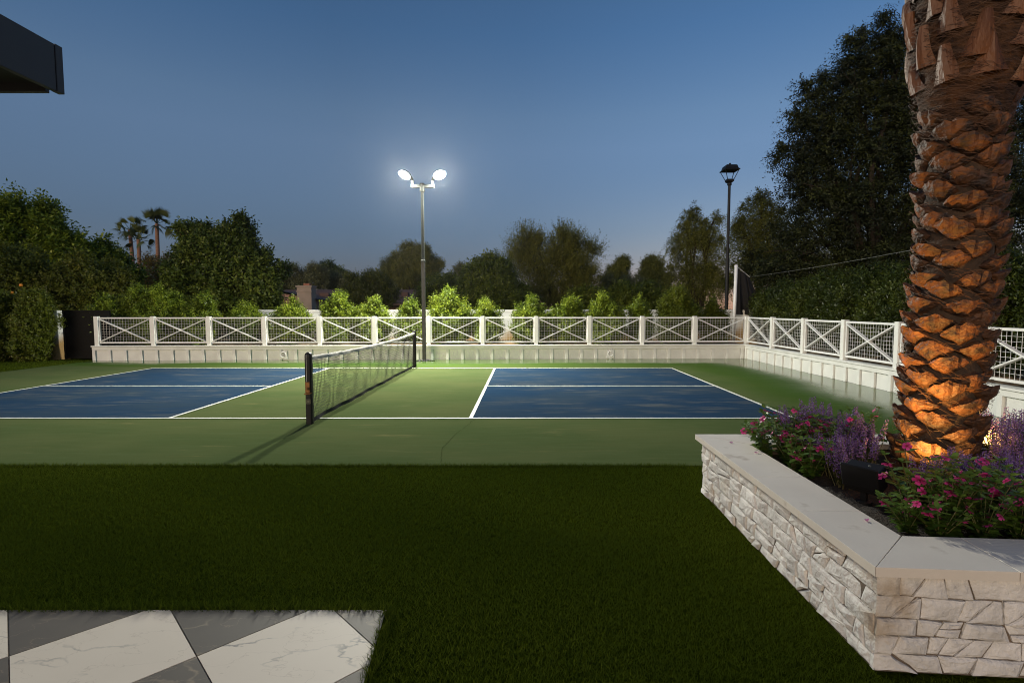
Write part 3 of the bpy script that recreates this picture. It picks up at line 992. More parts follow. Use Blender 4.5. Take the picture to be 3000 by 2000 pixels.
side(CO[0], CO[1], CI[0], CI[1], [.26, .49, .735])
side(CO[1], CO[2], CI[1], CI[2], [.165, .34, .52, .7, .86])
side(CO[2], CO[3], CI[2], CI[3], [.4, .7])
side(CO[3], CO[0], CI[3], CI[0], [.2, .4, .6, .8])
m = MB(); nx_, ny2 = 40, 24; vs = []; fs = []
rnd = random.Random(4)
for j in range(ny2 + 1):
    for i in range(nx_ + 1):
        u, v = i / nx_, j / ny2
        y0 = 2.41 - .2 * u
        vs.append((1.785 + (4.575 - 1.785) * u, y0 - .005 + (4.075 - y0) * v, .395 + rnd.uniform(-.012, .016)))
for j in range(ny2):
    for i in range(nx_):
        a = j * (nx_ + 1) + i; fs.append((a, a + 1, a + nx_ + 2, a + nx_ + 1))
m.add(vs, fs); m.build('soil_bed', SOIL, r, True)

# uplights in the planter
def uplight(loc, rz, label):
    r = tag(empty('uplight', loc, rz), label, 'uplight', 'black flood uplights under the palm')
    m = MB(); m.box((0, 0, .155), (.19, .12, .145), Matrix.Rotation(.3, 3, 'X'), bev=.006); b = m.build('housing', BLACK, r)
    m = MB(); m.box((0, -.075, .17), (.2, .02, .15), Matrix.Rotation(.3, 3, 'X'), bev=.006); m.build('shroud', BLACK, r)
    m = MB(); m.box((0, 0, .045), (.03, .03, .11)); m.lathe([(.045, -.01), (.045, .012), (.02, .016)], n=14); m.build('bracket', BLACK, r)
    m = MB(); m.lathe([(.008, 0), (.008, .006), (0, .007)], n=8); o = m.build('screw', GALV, r, True); o.location = (.05, -.07, .245)
    m = MB(); m.box((0, .0645, .175), (.15, .004, .1), Matrix.Rotation(.3, 3, 'X')); m.build('lens', emit('uplight_lens', (1, .55, .16), 6), r)
    return r


def spot(loc, tgt, energy, ang, col, size=.05, blend=.8):
    ld = bpy.data.lights.new('uplight_beam', 'SPOT'); ld.energy = energy; ld.spot_size = R(ang); ld.spot_blend = blend
    ld.color = col; ld.shadow_soft_size = size
    lo = bpy.data.objects.new('uplight_beam', ld); COL.objects.link(lo); lo.location = loc
    d = Vector(tgt) - Vector(loc); lo.rotation_euler = (-d).to_track_quat('Z', 'Y').to_euler()


uplight((2.04, 3.06, .395), -.95, 'black flood uplight box in dark soil left of the palm')
uplight((3.62, 3.95, .395), 2.0, 'black flood uplight behind the palm among the purple flowers')
WARM = (1, .56, .15)
w_ = uplight((2.5, 3.26, .385), -.9, 'small black uplight added at the left foot of the palm to brighten the trunk')
w_.scale = (.5, .5, .5)  # added fixture, brightens the lower left of the trunk
spot((2.19, 3.2, .54), (2.92, 3.52, 1.5), 165, 60, (1, .46, .1), .05, .7)
spot((2.535, 3.31, .475), (2.78, 3.47, 1.05), 42, 125, WARM, .04, .7)  # beam of the added uplight at the palm's foot
spot((3.5, 3.9, .56), (3.05, 3.66, 1.5), 100, 140, WARM)

# ------------------------------------------------------------------ date palm
PB = Vector((2.89, 3.62, .38))
palm = tag(empty('date_palm', PB), 'stout date palm trunk of cut leaf boots lit orange in the stone planter', 'palm tree')
rnd = random.Random(11)


def core_r(z): return .2 - .003 * z


def axis(z): return Vector((.012 * math.sin(z * 2.2) + .1 * min(1, z / 1.7), .0, 0))


m = MB(); m.tube([axis(z) + Vector((0, 0, z)) for z in [i * .15 for i in range(19)]], [core_r(i * .15) + .0 for i in range(19)], 24)
m.build('trunk_core', TRUNKD, palm, True)
m = MB()
z = -.05; row = 0
while z < 2.42:
    nb = 5
    for k in range(nb):
        th = 2 * PI * (k + .5 * (row % 2)) / nb + row * .05 + rnd.uniform(-.1, .1)
        hw = PI / nb * rnd.uniform(.84, 1.02); hgt = rnd.uniform(.14, .18); pro = rnd.uniform(.055, .1)
        zz = z + rnd.uniform(-.02, .02); skew = rnd.uniform(-.025, .025)
        U, V = 12, 6; vs = []; fs = []; rag = [rnd.uniform(-.014, .01) * (1 - abs(-1 + i / 6) ** 2) for i in range(13)]; crk = rnd.randrange(3, 10)
        for j in range(V + 1):
            v = j / V
            for i in range(U + 1):
                u = -1 + 2 * i / U
                zt = hgt * (.95 - .42 * abs(u) ** 1.8) + rag[i]; zb = hgt * (.1 + .44 * abs(u) ** 1.25)
                zl = zb + (zt - zb) * v
                lens = max(0, 1 - u * u) ** .65
                rr = core_r(zz) + .004 + pro * (v ** .62) * lens + .01 * lens * math.sin(v * PI)
                rr += rnd.uniform(-.004, .004) - (.022 * v if i == crk and v > .3 else 0)
                a = th + hw * u
                p = axis(zz) + Vector((rr * math.cos(a), rr * math.sin(a), zz + zl + skew * u))
                vs.append(p)
        W = U + 1
        # lid from the cut top edge back to the trunk
        for s_, (dr, dz) in enumerate(((.55, -.012), (-.02, .0))):
            for i in range(W):
                u = -1 + 2 * i / U; lens = max(0, 1 - u * u) ** .65
                zt = hgt * (.95 - .42 * abs(u) ** 1.8) + rag[i]
                a = th + hw * u; rr = core_r(zz) + pro * lens * dr
                vs.append(axis(zz) + Vector((rr * math.cos(a), rr * math.sin(a), zz + zt + skew * u + dz * (.3 + lens))))
        for j in range(V + 2):
            for i in range(U): fs.append((j * W + i, j * W + i + 1, (j + 1) * W + i + 1, (j + 1) * W + i))
        m.add(vs, fs)
    z += .096; row += 1
m.build('leaf_boots', BOOT, palm)
# fibrous head with cut petiole stubs
m = MB()
prof = [(.19, 2.28), (.22, 2.45), (.262, 2.62), (.3, 2.85), (.315, 3.15), (.31, 3.5), (.29, 3.8), (.26, 4.1), (.1, 4.3)]
n = 36; vs = []; fs = []
for q, z in prof:
    for k in range(n):
        a = 2 * PI * k / n; rr = q * (1 + .03 * math.sin(k * 3 + z * 9) + rnd.uniform(-.03, .03))
        vs.append(axis(z) + Vector((rr * math.cos(a), rr * math.sin(a), z)))
for i in range(len(prof) - 1):
    for k in range(n): fs.append((i * n + k, i * n + (k + 1) % n, (i + 1) * n + (k + 1) % n, (i + 1) * n + k))
m.add(vs, fs); m.build('fiber_sheath', FIBER, palm, True)
V = []
npr = np.random.default_rng(5)
for k in range(3000):
    z = rnd.uniform(2.36, 4.0) if k < 1900 else rnd.uniform(.1, 2.4); th = rnd.uniform(0, 2 * PI)
    q = np.interp(z, [p[1] for p in prof], [p[0] for p in prof]) + rnd.uniform(.0, .03)
    if k >= 1900: q = core_r(z) + rnd.uniform(.01, .07)
    ln = rnd.uniform(.08, .3) if k < 1900 else rnd.uniform(.04, .16); slope = rnd.gauss(.15, .35); da = ln / q
    prev = None
    for s_ in range(4):
        t = s_ / 3; a = th + da * t; zz = z + slope * ln * t - .05 * t * t; rr = q + .02 * math.sin(t * 3) + t * .01
        p = np.array([rr * math.cos(a) + axis(z).x, rr * math.sin(a), zz])
        if prev is not None:
            w = np.array([0, 0, .0014]); V.append([prev - w, p - w, p + w, prev + w])
        prev = p
np_mesh('loose_fiber', np.array(V), 4, STRAND, palm)


def stub(th, z, ln, w0, w1, out, tw=0, up=1.0):
    """cut petiole: wide clasping base, narrowing, V-shaped section"""
    q = np.interp(z, [p[1] for p in prof], [p[0] for p in prof])
    er = Vector((math.cos(th), math.sin(th), 0)); et = Vector((-math.sin(th), math.cos(th), 0)); ez = Vector((0, 0, 1))
    d = (ez * up + er * out + et * tw).normalized()
    nrm = (er - d * er.dot(d)).normalized(); sd = d.cross(nrm)
    b = axis(z) + er * (q - .015) + ez * z
    m = MB(); vs = []; fs = []
    for t in (0, .15, .4, .7, 1):
        w = w0 + (w1 - w0) * t ** .7; th_ = .05 - .02 * t
        c = b + d * ln * t + nrm * (.015 * math.sin(t * PI))
        vs += [c - sd * w, c - sd * w * .45 + nrm * th_ * .9, c + nrm * th_ * 1.25, c + sd * w * .45 + nrm * th_ * .9, c + sd * w, c - nrm * .02]
    for i in range(4):
        for k in range(6): fs.append((i * 6 + k, i * 6 + (k + 1) % 6, i * 6 + 6 + (k + 1) % 6, i * 6 + 6 + k))
    fs.append((24, 25, 26, 27, 28, 29))
    m.add(vs, fs)
    return m.build('petiole_stub', PETIO, palm)


row = 0; z = 2.62
while z < 3.75:
    for k in range(7):
        th = 2 * PI * (k + .5 * (row % 2)) / 7 + row * .1 + rnd.uniform(-.12, .12)
        stub(th, z + rnd.uniform(-.04, .04), rnd.uniform(.18, .28), rnd.uniform(.075, .115), rnd.uniform(.015, .04), rnd.uniform(.08, .32), rnd.uniform(-.15, .15))
    z += .16; row += 1
stub(-.35, 2.5, 1.15, .085, .05, .36, -.1)
stub(-1.0, 2.86, .42, .095, .05, .3, .12)
# crown of feather fronds above
def frond(L, nleaf, rnd):
    m = MB(); pts = []
    for i in range(9):
        t = i / 8; pts.append((L * .8 * (t - .12 * t ** 3), 0, L * (.62 * t - .55 * t ** 2.2)))
    m.tube(pts, [.03 * (1 - .8 * i / 8) + .004 for i in range(9)], 6)
    for i in range(nleaf):
        t = .12 + .87 * i / nleaf; f = t * 8; k = min(7, int(f)); p = Vector(pts[k]).lerp(Vector(pts[k + 1]), f - k)
        tg = (Vector(pts[k + 1]) - Vector(pts[k])).normalized()
        for sg in (-1, 1):
            ln = .5 * (math.sin(PI * min(1, t * .9 + .1)) ** .5) * rnd.uniform(.85, 1.1)
            d = (tg * .65 + Vector((0, sg, .25)) * .9).normalized()
            w = Vector((0, 0, 1)).cross(d).normalized() * .014
            m.quad(p, p + d * ln * .4 + w, p + d * ln + Vector((0, 0, -.06)), p + d * ln * .4 - w)
    return m


fr = [frond(3.2, 52, rnd).build('frond', LM_DATE, palm), frond(2.7, 46, rnd).build('frond', LM_DATE, palm)]
for f in fr: f.location = (.1, 0, 4.1)
rows = [(12, .35, 4.0), (9, -.35, 4.15)]
first = {0: True, 1: True}
for ri, (cnt, tilt, zz) in enumerate(rows):
    for k in range(cnt):
        src = fr[k % 2]
        if first[k % 2]: o = src; first[k % 2] = False
        else:
            o = src.copy(); COL.objects.link(o); o.parent = palm
        a = 2 * PI * k / cnt + ri * .3
        o.location = (.1 + .2 * math.cos(a), .2 * math.sin(a), zz)
        o.rotation_euler = (rnd.uniform(-.2, .2), -.4 - .4 * ri + rnd.uniform(-.1, .1), a)
for f in fr:
    at_ = f.data.attributes.new('tint', 'FLOAT', 'POINT')
    at_.data.foreach_set('value', np.clip(npr.normal(.45, .25, len(f.data.vertices)), 0, 1).astype(np.float32))

# ------------------------------------------------------------------ foliage engine
DENS = 3.0

def unit(a): return a / np.maximum(np.linalg.norm(a, axis=1, keepdims=True), 1e-9)


def sprigs(C, D, length, m, ll, lw, rng, spread=.9, droop=0.0, jitter=.15, tbase=.5, tvar=.22):
    """leaves set along sprigs at C heading D; returns (n,4,3) quads and tints"""
    n = len(C)
    L = length * rng.uniform(.6, 1.35, n)
    ref = unit(rng.normal(size=(n, 3))); P = unit(np.cross(D, ref)); Q = np.cross(D, P)
    ts = (np.arange(m) + .5) / m
    vs = []; tn = []
    st = np.clip(rng.normal(tbase, tvar, n), 0, 1)
    for j, t in enumerate(ts):
        ang = j * 2.399 + rng.uniform(-.4, .4, n)
        side = P * np.cos(ang)[:, None] + Q * np.sin(ang)[:, None]
        pos = C + D * (L * t)[:, None]
        pos[:, 2] -= droop * L * t * t
        pos += rng.normal(size=(n, 3)) * jitter * ll
        dr = unit(D * (1 - spread * .55) + side * spread + rng.normal(size=(n, 3)) * .18)
        dr[:, 2] -= droop * t; dr = unit(dr)
        wv = unit(np.cross(dr, D + .3 * rng.normal(size=(n, 3))))
        nv = np.cross(dr, wv)
        l = ll * rng.uniform(.65, 1.3, n)[:, None]; w = lw * rng.uniform(.7, 1.25, n)[:, None] / 2
        fold = nv * w * .35
        vs.append(np.stack([pos, pos + dr * l * .45 + wv * w + fold, pos + dr * l, pos + dr * l * .45 - wv * w + fold], 1))
        tn.append(np.clip(st + rng.normal(0, .12, n) + .12 * (t - .5), 0, 1))
    return np.concatenate(vs), np.concatenate(tn)


def blob_points(b, n, rng, power=3.2, nb=14, lump=.34):
    """points and outward normals in a lumpy ellipsoid (cx,cy,cz,rx,ry,rz)"""
    u = unit(rng.normal(size=(n, 3)))
    bd = unit(rng.normal(size=(nb, 3)))
    amp = rng.uniform(.4, 1, nb)
    k = np.max(np.exp(-(1 - u @ bd.T) * 9) * amp, axis=1)
    rad = rng.uniform(0, 1, n) ** (1 / power) * (1 - lump * .45 + lump * k * .8)
    rr = np.array(b[3:6])
    return np.array(b[:3]) + u * rad[:, None] * rr, unit(u / rr)


def crown(name, parent, mat_, blobs, dens, sl, m, ll, lw, rng, up=.45, rand=.5, droop=0., zmin=None, power=3.2, lump=.34, spread=.9, tbase=.5, tvar=.2, nb=14):
    VV = []; TT = []
    for b in blobs:
        n = max(6, int(DENS * dens * (b[3] * b[4] + b[3] * b[5] + b[4] * b[5]) * 4.2))
        p, nr = blob_points(b, n, rng, power, nb, lump)
        if zmin is not None:
            k = p[:, 2] > zmin; p = p[k]; nr = nr[k]
        D = unit(nr * (1 - rand * .5) + rng.normal(size=p.shape) * rand * .6 + np.array([0, 0, up]))
        # some blobs lighter than others
        v, t = sprigs(p - D * sl * .4, D, sl, m, ll, lw, rng, spread, droop, tbase=tbase + rng.normal(0, .13), tvar=tvar)
        VV.append(v); TT.append(t)
    return np_mesh(name, np.concatenate(VV), 4, mat_, parent, np.concatenate(TT))


def limbs(parent, base, fork, blobs, r0, rng, mat_=BARK, name='trunk', lean=(0, 0)):
    m = MB()
    base = Vector(base)
    top = base + Vector((lean[0], lean[1], fork))
    mid = base.lerp(top, .5) + Vector((rng.uniform(-.1, .1), rng.uniform(-.1, .1), 0)) * fork * .3
    m.tube([base, base + Vector((0, 0, fork * .1)), mid, top], [r0 * 1.35, r0, r0 * .85, r0 * .75], 10)
    for b in blobs:
        e = Vector(b[:3]) + Vector((0, 0, b[5] * .35))
        d = e - top
        q = [top - (top - mid) * .15, top + d * .35 + Vector((rng.uniform(-.1, .1), rng.uniform(-.1, .1), .08)) * d.length, top + d * .7 + Vector((rng.uniform(-.08, .08), rng.uniform(-.08, .08), .05)) * d.length, e]
        rr = r0 * .55
        m.tube(q, [rr, rr * .7, rr * .45, rr * .15], 7)
        for k in range(3):
            s_ = q[1].lerp(q[2], rng.uniform(.2, 1)); o = Vector(rng.normal(size=3)); o.normalize()
            t = Vector(b[:3]) + Vector((o.x * b[3], o.y * b[4], abs(o.z) * b[5])) * .85
            m.tube([s_, s_.lerp(t, .5) + Vector((0, 0, .08)) * d.length, t], [rr * .4, rr * .26, rr * .06], 5)
    return m.build(name, mat_, parent, True)


def px_blobs(Y, lst, dr=.8, rng=None):
    """(u, v, ru, rv[, dY]) in survey units -> ellipsoids at depth Y"""
    out = []
    for q in lst:
        u, v, ru, rv = q[:4]
        y = Y + (q[4] if len(q) > 4 else 0)
        c = at(u, v, y); k = DS * y / FPX
        out.append((c.x, c.y, c.z, ru * k, (ru + rv) / 2 * k * dr, rv * k))
    return out


def tree(name, label, Y, lst, mat_, seed, dens=26, sl=.35, m=8, ll=.11, lw=.05, base=None, fork=1.2, r0=.16, group=None, cat='tree', zmin=.3, dr=.8, tufts=5, tz=1.0, **kw):
    rng = np.random.default_rng(seed)
    bl = px_blobs(Y, lst, dr)
    if base is None: base = (float(np.mean([b[0] for b in bl])), Y, -.05)
    root = tag(empty(name, base), label, cat, group)
    off = np.array(base)
    bl = [tuple(np.array(b[:3]) - off) + tuple(b[3:]) for b in bl]
    tf = []
    for b in bl:
        for k in range(tufts):
            u = rng.normal(size=3); u /= np.linalg.norm(u); u[2] = abs(u[2]) * 1.2 - .3; u /= np.linalg.norm(u)
            r_ = np.array(b[3:6]) * rng.uniform(.14, .32) * np.array([1, 1, tz])
            tf.append(tuple(np.array(b[:3]) + u * np.array(b[3:6]) * rng.uniform(.82, 1.08)) + tuple(r_))
    crown('crown', root, mat_, bl + tf, dens, sl, m, ll, lw, rng, zmin=zmin, **kw)
    limbs(root, (0, 0, 0), fork, bl, r0 * .7, rng)
    return root


# ------------------------------------------------------------------ planter flowers
def plant_mesh_vinca(seed, h, sp):
    rng = np.random.default_rng(seed); V = []; T = []; tips = []
    st = MB()
    for k in range(15):
        a = 2 * PI * k / 15 * 2.4 + rng.uniform(-.3, .3); q = sp * rng.uniform(.35, 1.15) * (0.15 if k == 0 else 1); hh = h * rng.uniform(.5, 1.08)
        pts = [Vector((q * t ** 1.2 * math.cos(a), q * t ** 1.2 * math.sin(a), hh * t)) for t in (0, .33, .66, 1)]
        st.tube(pts, [.0035, .003, .0025, .002], 5)
        nn = 8
        for j in range(nn + 1):
            t = .12 + .88 * j / nn; f = t * 3; i = min(2, int(f)); p = pts[i].lerp(pts[i + 1], f - i)
            for s_ in range(2 if j < nn else 5):
                b = a + j * 1.57 + s_ * (PI if j < nn else 1.26) + rng.uniform(-.3, .3)
                el = rng.uniform(-.1, .5) + (.35 if j == nn else 0)
                d = Vector((math.cos(b) * math.cos(el), math.sin(b) * math.cos(el), math.sin(el)))
                w = Vector((-math.sin(b), math.cos(b), rng.uniform(-.2, .2))); L = rng.uniform(.04, .064) * (.75 if j == nn else 1); W = L * .24
                dn_ = Vector((0, 0, -.007))
                V.append([p, p + d * L * .3 + w * W, p + d * L * .7 + w * W * .95 + dn_ * .4, p + d * L + dn_, p + d * L * .7 - w * W * .95 + dn_ * .4, p + d * L * .3 - w * W])
                T.append(np.clip(rng.normal(.35 + .35 * t * (j / nn), .15), 0, 1))
        tips.append((pts[-1], a))
    V = np.array([[tuple(q) for q in f] for f in V])
    return st, V, np.array(T), tips


def vinca_flower(seed):
    rng = np.random.default_rng(seed); V = []; T = []
    for k in range(5):
        a = 2 * PI * k / 5; d = Vector((math.cos(a), math.sin(a), 0)); w = Vector((-d.y, d.x, 0)); L = .024; dz = rng.uniform(-.006, .002)
        V.append([d * .002, d * L * .5 + w * L * .36, d * L * .92 + w * L * .42 + Vector((0, 0, dz)), d * L + Vector((0, 0, dz)), d * L * .95 - w * L * .36 + Vector((0, 0, dz)), d * L * .5 - w * L * .32])
        T.append([.0, .55, .72, .72, .65, .5])
    for k in range(1):
        V.append([Vector((math.cos(b) * .0045, math.sin(b) * .0045, .0015)) for b in np.linspace(0, 2 * PI, 7)[:6]]); T.append([0] * 6)
    return np.array([[tuple(q) for q in f] for f in V]), np.array(T)


vf = [vinca_flower(s_) for s_ in (1, 2)]
VF = [np_mesh('flower', v, 6, PM_VINCA, None, t) for v, t in vf]


def make_vinca(seed, h, sp, nfl, parent):
    st, V, T, tips = plant_mesh_vinca(seed, h, sp)
    rng = np.random.default_rng(seed + 50)
    np_mesh('foliage', V, 6, LM_VINCA, parent, T)
    st.build('stem', mat('vinca_stem', (.09, .06, .02), (.05, .08, .02), 10, .6), parent)
    used = 0
    for k in range(nfl):
        p, a = tips[k % len(tips)]
        o = bpy.data.objects.new('flower', VF[k % 2].data); COL.objects.link(o); o.parent = parent
        o.location = p + Vector((rng.uniform(-.035, .035), rng.uniform(-.035, .035), rng.uniform(-.045, .022)))
        tl = rng.uniform(.2, 1.1); az = rng.uniform(0, 2 * PI)
        if rng.random() < .6: az = -PI / 2 + rng.uniform(-.9, .9)
        o.rotation_euler = Vector((math.cos(az) * math.sin(tl), math.sin(az) * math.sin(tl), math.cos(tl))).to_track_quat('Z', 'Y').to_euler()
        s_ = rng.uniform(.8, 1.2); o.scale = (s_, s_, s_)


def spike_mesh(seed, L):
    rng = np.random.default_rng(seed); V = []; T = []
    n = 34
    for k in range(n):
        t = k / n; z = L * (.05 + .95 * t); a = k * 2.4; q = .017 * (1 - .72 * t) * rng.uniform(.7, 1.2)
        c = Vector((q * math.cos(a), q * math.sin(a), z)); d0 = Vector((math.cos(a), math.sin(a), .25)).normalized()
        for s_ in range(4):
            b = rng.uniform(0, 2 * PI); w = Vector((math.cos(b), math.sin(b), rng.uniform(-.5, .5))); w = (w - d0 * w.dot(d0)).normalized(); v = d0.cross(w)
            S_ = .0085 * (1 - .45 * t)
            V.append([c, c + w * S_ * .7 + d0 * S_ * .5 + v * S_ * .5, c + w * S_ * 1.3 + d0 * S_ * .6, c + w * S_ * .7 + d0 * S_ * .5 - v * S_ * .5]); T.append(np.clip(rng.normal(.5, .28), 0, 1))
    return np.array([[tuple(q) for q in f] for f in V]), np.array(T)


SPK = [np_mesh('flower_spike', *(lambda q: (q[0], 4, PM_ANG, None, q[1]))(spike_mesh(s_, .13))) for s_ in (3, 4, 5)]


def make_angelonia(seed, h, nsp, parent):
    rng = np.random.default_rng(seed); st = MB(); V = []; T = []
    for k in range(nsp):
        a = rng.uniform(0, 2 * PI); q = .13 * math.sqrt(rng.uniform(0, 1)); hh = h * rng.uniform(.72, 1.05)
        p0 = Vector((q * .4 * math.cos(a), q * .4 * math.sin(a), 0)); p1 = Vector((q * math.cos(a), q * math.sin(a), hh))
        tip = p1
        st.tube([p0, p0.lerp(p1, .5) + Vector((q * .15 * math.cos(a), q * .15 * math.sin(a), 0)), p1], [.003, .0025, .0015], 5)
        for j in range(34):
            t = .08 + .72 * j / 34; p = p0.lerp(p1, t); b = rng.uniform(0, 2 * PI); el = rng.uniform(.1, .8)
            d = Vector((math.cos(b) * math.cos(el), math.sin(b) * math.cos(el), math.sin(el))); w = Vector((-math.sin(b), math.cos(b), 0)); L = rng.uniform(.03, .05); W = .0045
            V.append([p, p + d * L * .5 + w * W, p + d * L, p + d * L * .5 - w * W]); T.append(np.clip(rng.normal(.5, .2), 0, 1))
        o = bpy.data.objects.new('flower_spike', SPK[k % 3].data); COL.objects.link(o); o.parent = parent
        s_ = rng.uniform(.85, 1.35); o.scale = (1.15, 1.15, s_)
        ax = (p1 - p0).normalized(); o.rotation_euler = ax.to_track_quat('Z', 'Y').to_euler(); o.location = p1 - ax * .12 * s_
    np_mesh('foliage', np.array([[tuple(q) for q in f] for f in V]), 4, LM_ANG, parent, np.array(T))
    st.build('stem', mat('angelonia_stem', (.1, .09, .03), None, 10, .6), parent)


protoV = {}; protoA = {}
for k, (h_, sp_, nf) in enumerate(((.26, .1, 9), (.3, .13, 11), (.22, .12, 8))):
    e = empty('pink_vinca'); make_vinca(40 + k, h_, sp_, nf, e); protoV[k] = [e, False]
for k, (h_, ns_) in enumerate(((.33, 13), (.27, 12), (.38, 13))):
    e = empty('purple_angelonia'); make_angelonia(60 + k, h_, ns_, e); protoA[k] = [e, False]
for o in VF + SPK:      # the first flowers were only pattern sources
    bpy.data.objects.remove(o)


def put(protos, k, x, y, rz, sc, label, cat, group, lean=(0, 0)):
    e, used = protos[k]
    if used: e = copy_tree(e)
    protos[k][1] = True
    e.location = (x, y, .395); e.rotation_euler = (lean[0], lean[1], rz); e.scale = (sc, sc, sc)
    tag(e, label, cat, group)


GV, GA = 'pink vinca plants in the planter', 'purple angelonia plants in the planter'
vl = [(1.9, 4.0, 0, 1.1, -.38, 'pink vinca leaning out over the far left corner of the planter cap'),
      (2.03, 4.0, 1, 1.25, 0, 'tall pink vinca at the far left corner, just right of the leaning one'),
      (2.2, 3.95, 0, 1.25, 0, 'pink vinca in front of the far purple clump near the corner of the court lines'),
      (1.95, 3.76, 2, 1.2, -.1, 'pink vinca along the left cap, beside the upper fallen petal'),
      (2.13, 3.68, 1, 1.05, 0, 'pink vinca behind the left cap, inward of the lower fallen petal'),
      (1.97, 3.5, 2, 1.15, -.12, 'low pink vinca spilling toward the left cap midway to the uplight'),
      (2.28, 3.75, 1, 1.2, 0, 'pink vinca between purple spikes left of the palm trunk'),
      (2.62, 4.0, 1, 1.2, 0, 'upright pink vinca just left of the palm at the far edge'),
      (2.13, 2.78, 1, 1.25, 0, 'tallest near pink vinca rising before the palm base'),
      (1.98, 2.62, 2, .95, -.1, 'small pink vinca at the near left inner corner of the cap'),
      (2.16, 2.58, 0, 1.05, 0, 'pink vinca full of blooms behind the near mitred cap joint'),
      (2.34, 2.6, 1, 1.0, 0, 'pink vinca in the middle of the near planter edge'),
      (2.5, 2.55, 2, 1.1, .05, 'pink vinca near the right picture edge by the near cap'),
      (2.33, 2.78, 0, 1.05, 0, 'pink vinca in the second row in front of purple spikes'),
      (2.55, 2.76, 1, 1.05, 0, 'pink vinca second row at the right picture edge'),
      (2.72, 2.58, 0, 1.1, 0, 'pink vinca at the far right end of the near row'),
      (2.06, 2.52, 2, 1.0, 0, 'low pink vinca right on the mitred inner corner of the cap'),
      (2.26, 2.5, 1, .85, 0, 'low pink vinca hugging the near cap left of the slab joint'),
      (2.43, 2.49, 0, .9, 0, 'low pink vinca hugging the near cap at the slab joint'),
      (2.6, 2.47, 2, 1.0, 0, 'low pink vinca hugging the near cap at the right picture edge'),
      (2.24, 2.7, 2, 1.15, 0, 'pink vinca filling the gap behind the near row left part'),
      (2.45, 2.7, 0, 1.1, 0, 'pink vinca filling the gap behind the near row right part'),
      (1.9, 3.62, 0, .95, -.15, 'pink vinca touching the left cap between the two upper petals'),
      (2.05, 3.85, 0, 1.1, -.05, 'pink vinca second from the far left corner along the left cap')]
for i, (x, y, k, sc, ln, lb) in enumerate(vl): put(protoV, k, x, y, i * 1.3, sc, lb, 'flowering plant', GV, (0, ln))
al = [(2.3, 4.02, 2, 1.15, 'tall purple angelonia at the far edge left of the palm'),
      (2.42, 3.95, 0, 1.2, 'purple angelonia at the far edge, second from the left'),
      (2.36, 3.72, 1, 1.15, 'purple angelonia between palm and left vinca row'),
      (2.53, 3.82, 0, 1.05, 'purple angelonia touching the left side of the palm trunk'),
      (2.13, 3.52, 1, 1.1, 'purple angelonia behind the uplight box, left end'),
      (2.2, 3.74, 1, 1.1, 'purple angelonia right behind the uplight box'),
      (2.07, 3.32, 1, .9, 'low purple angelonia left of the uplight box, nearest the left cap'),
      (2.42, 3.08, 1, 1.0, 'purple angelonia in front of the palm base, leftmost'),
      (2.58, 3.0, 0, .95, 'purple angelonia in front of the palm base, middle'),
      (2.74, 3.02, 1, 1.05, 'purple angelonia in front of the palm base, toward the right'),
      (2.9, 2.95, 0, 1.0, 'purple angelonia before the palm at the right picture edge'),
      (2.75, 2.82, 1, 1.0, 'purple angelonia low at the right picture edge in front'),
      (3.2, 3.35, 0, 1.05, 'purple angelonia close to the right side of the palm'),
      (3.38, 3.6, 2, 1.05, 'tall purple angelonia right of the palm lit yellow by the uplight'),
      (3.5, 3.75, 2, 1.1, 'tallest purple angelonia right of the palm'),
      (3.66, 3.7, 2, 1.05, 'tall purple angelonia at the right picture edge behind'),
      (3.36, 3.95, 0, 1.15, 'purple angelonia at the far edge right of the palm'),
      (3.15, 3.1, 1, 1.05, 'purple angelonia mid right between palm and near rows'),
      (3.4, 3.3, 1, 1.1, 'purple angelonia mid right nearest the picture edge'),
      (2.68, 3.18, 1, .95, 'purple angelonia close in front of the palm base, right of centre'),
      (2.95, 3.12, 0, 1.0, 'purple angelonia close in front of the palm at its right'),
      (2.12, 3.4, 0, .95, 'purple angelonia just behind the uplight toward the left cap'),
      (2.4, 3.86, 2, 1.0, 'tall purple angelonia behind left of the palm base'),
      (2.1, 3.98, 2, 1.05, 'purple angelonia at the far edge, first from the far left corner'),
      (2.05, 3.6, 1, .95, 'purple angelonia in the middle of the left vinca row'),
      (2.32, 3.5, 0, .85, 'short purple angelonia between the uplight box and the palm'),
      (3.0, 2.8, 1, 1.0, 'purple angelonia at the right picture edge behind the near vincas')]
for i, (x, y, k, sc, lb) in enumerate(al): put(protoA, k, x, y, i * 2.1, sc, lb, 'flowering plant', GA)
# fallen petals on the cap
for i, (u, v, lb) in enumerate(((1679, 1017, 'fallen pink petal farthest along the planter cap'), (1737, 1040, 'fallen pink petal beside the inner edge of the cap, second'), (1990, 1196, 'fallen curled pink petal on the cap nearest the camera'))):
    a = (u * DS - 1500 - CXO) / FPX; b = -(v * DS - 1000) / FPX
    dd = Vector((a, math.cos(PITCH) + b * math.sin(PITCH), -math.sin(PITCH) + b * math.cos(PITCH)))
    p = Vector((0, 0, CAMH)) + dd * ((CT - CAMH) / dd.z)
    V = []; rnd = random.Random(i)
    for k in range(4):
        an = k * 1.5 + rnd.uniform(-.3, .3); d = Vector((math.cos(an), math.sin(an), rnd.uniform(.15, .9))).normalized(); w = Vector((-math.sin(an), math.cos(an), 0)) * .008; L = .02
        V.append([(0, 0, .002), tuple(d * L * .6 + w), tuple(d * L), tuple(d * L * .6 - w)])
    o = np_mesh('fallen_petal', np.array(V), 4, PM_FALL, None, np.array([.3, .6, .8, .5])); o.location = p
    tag(o, lb, 'petal', 'fallen petals on the planter cap')

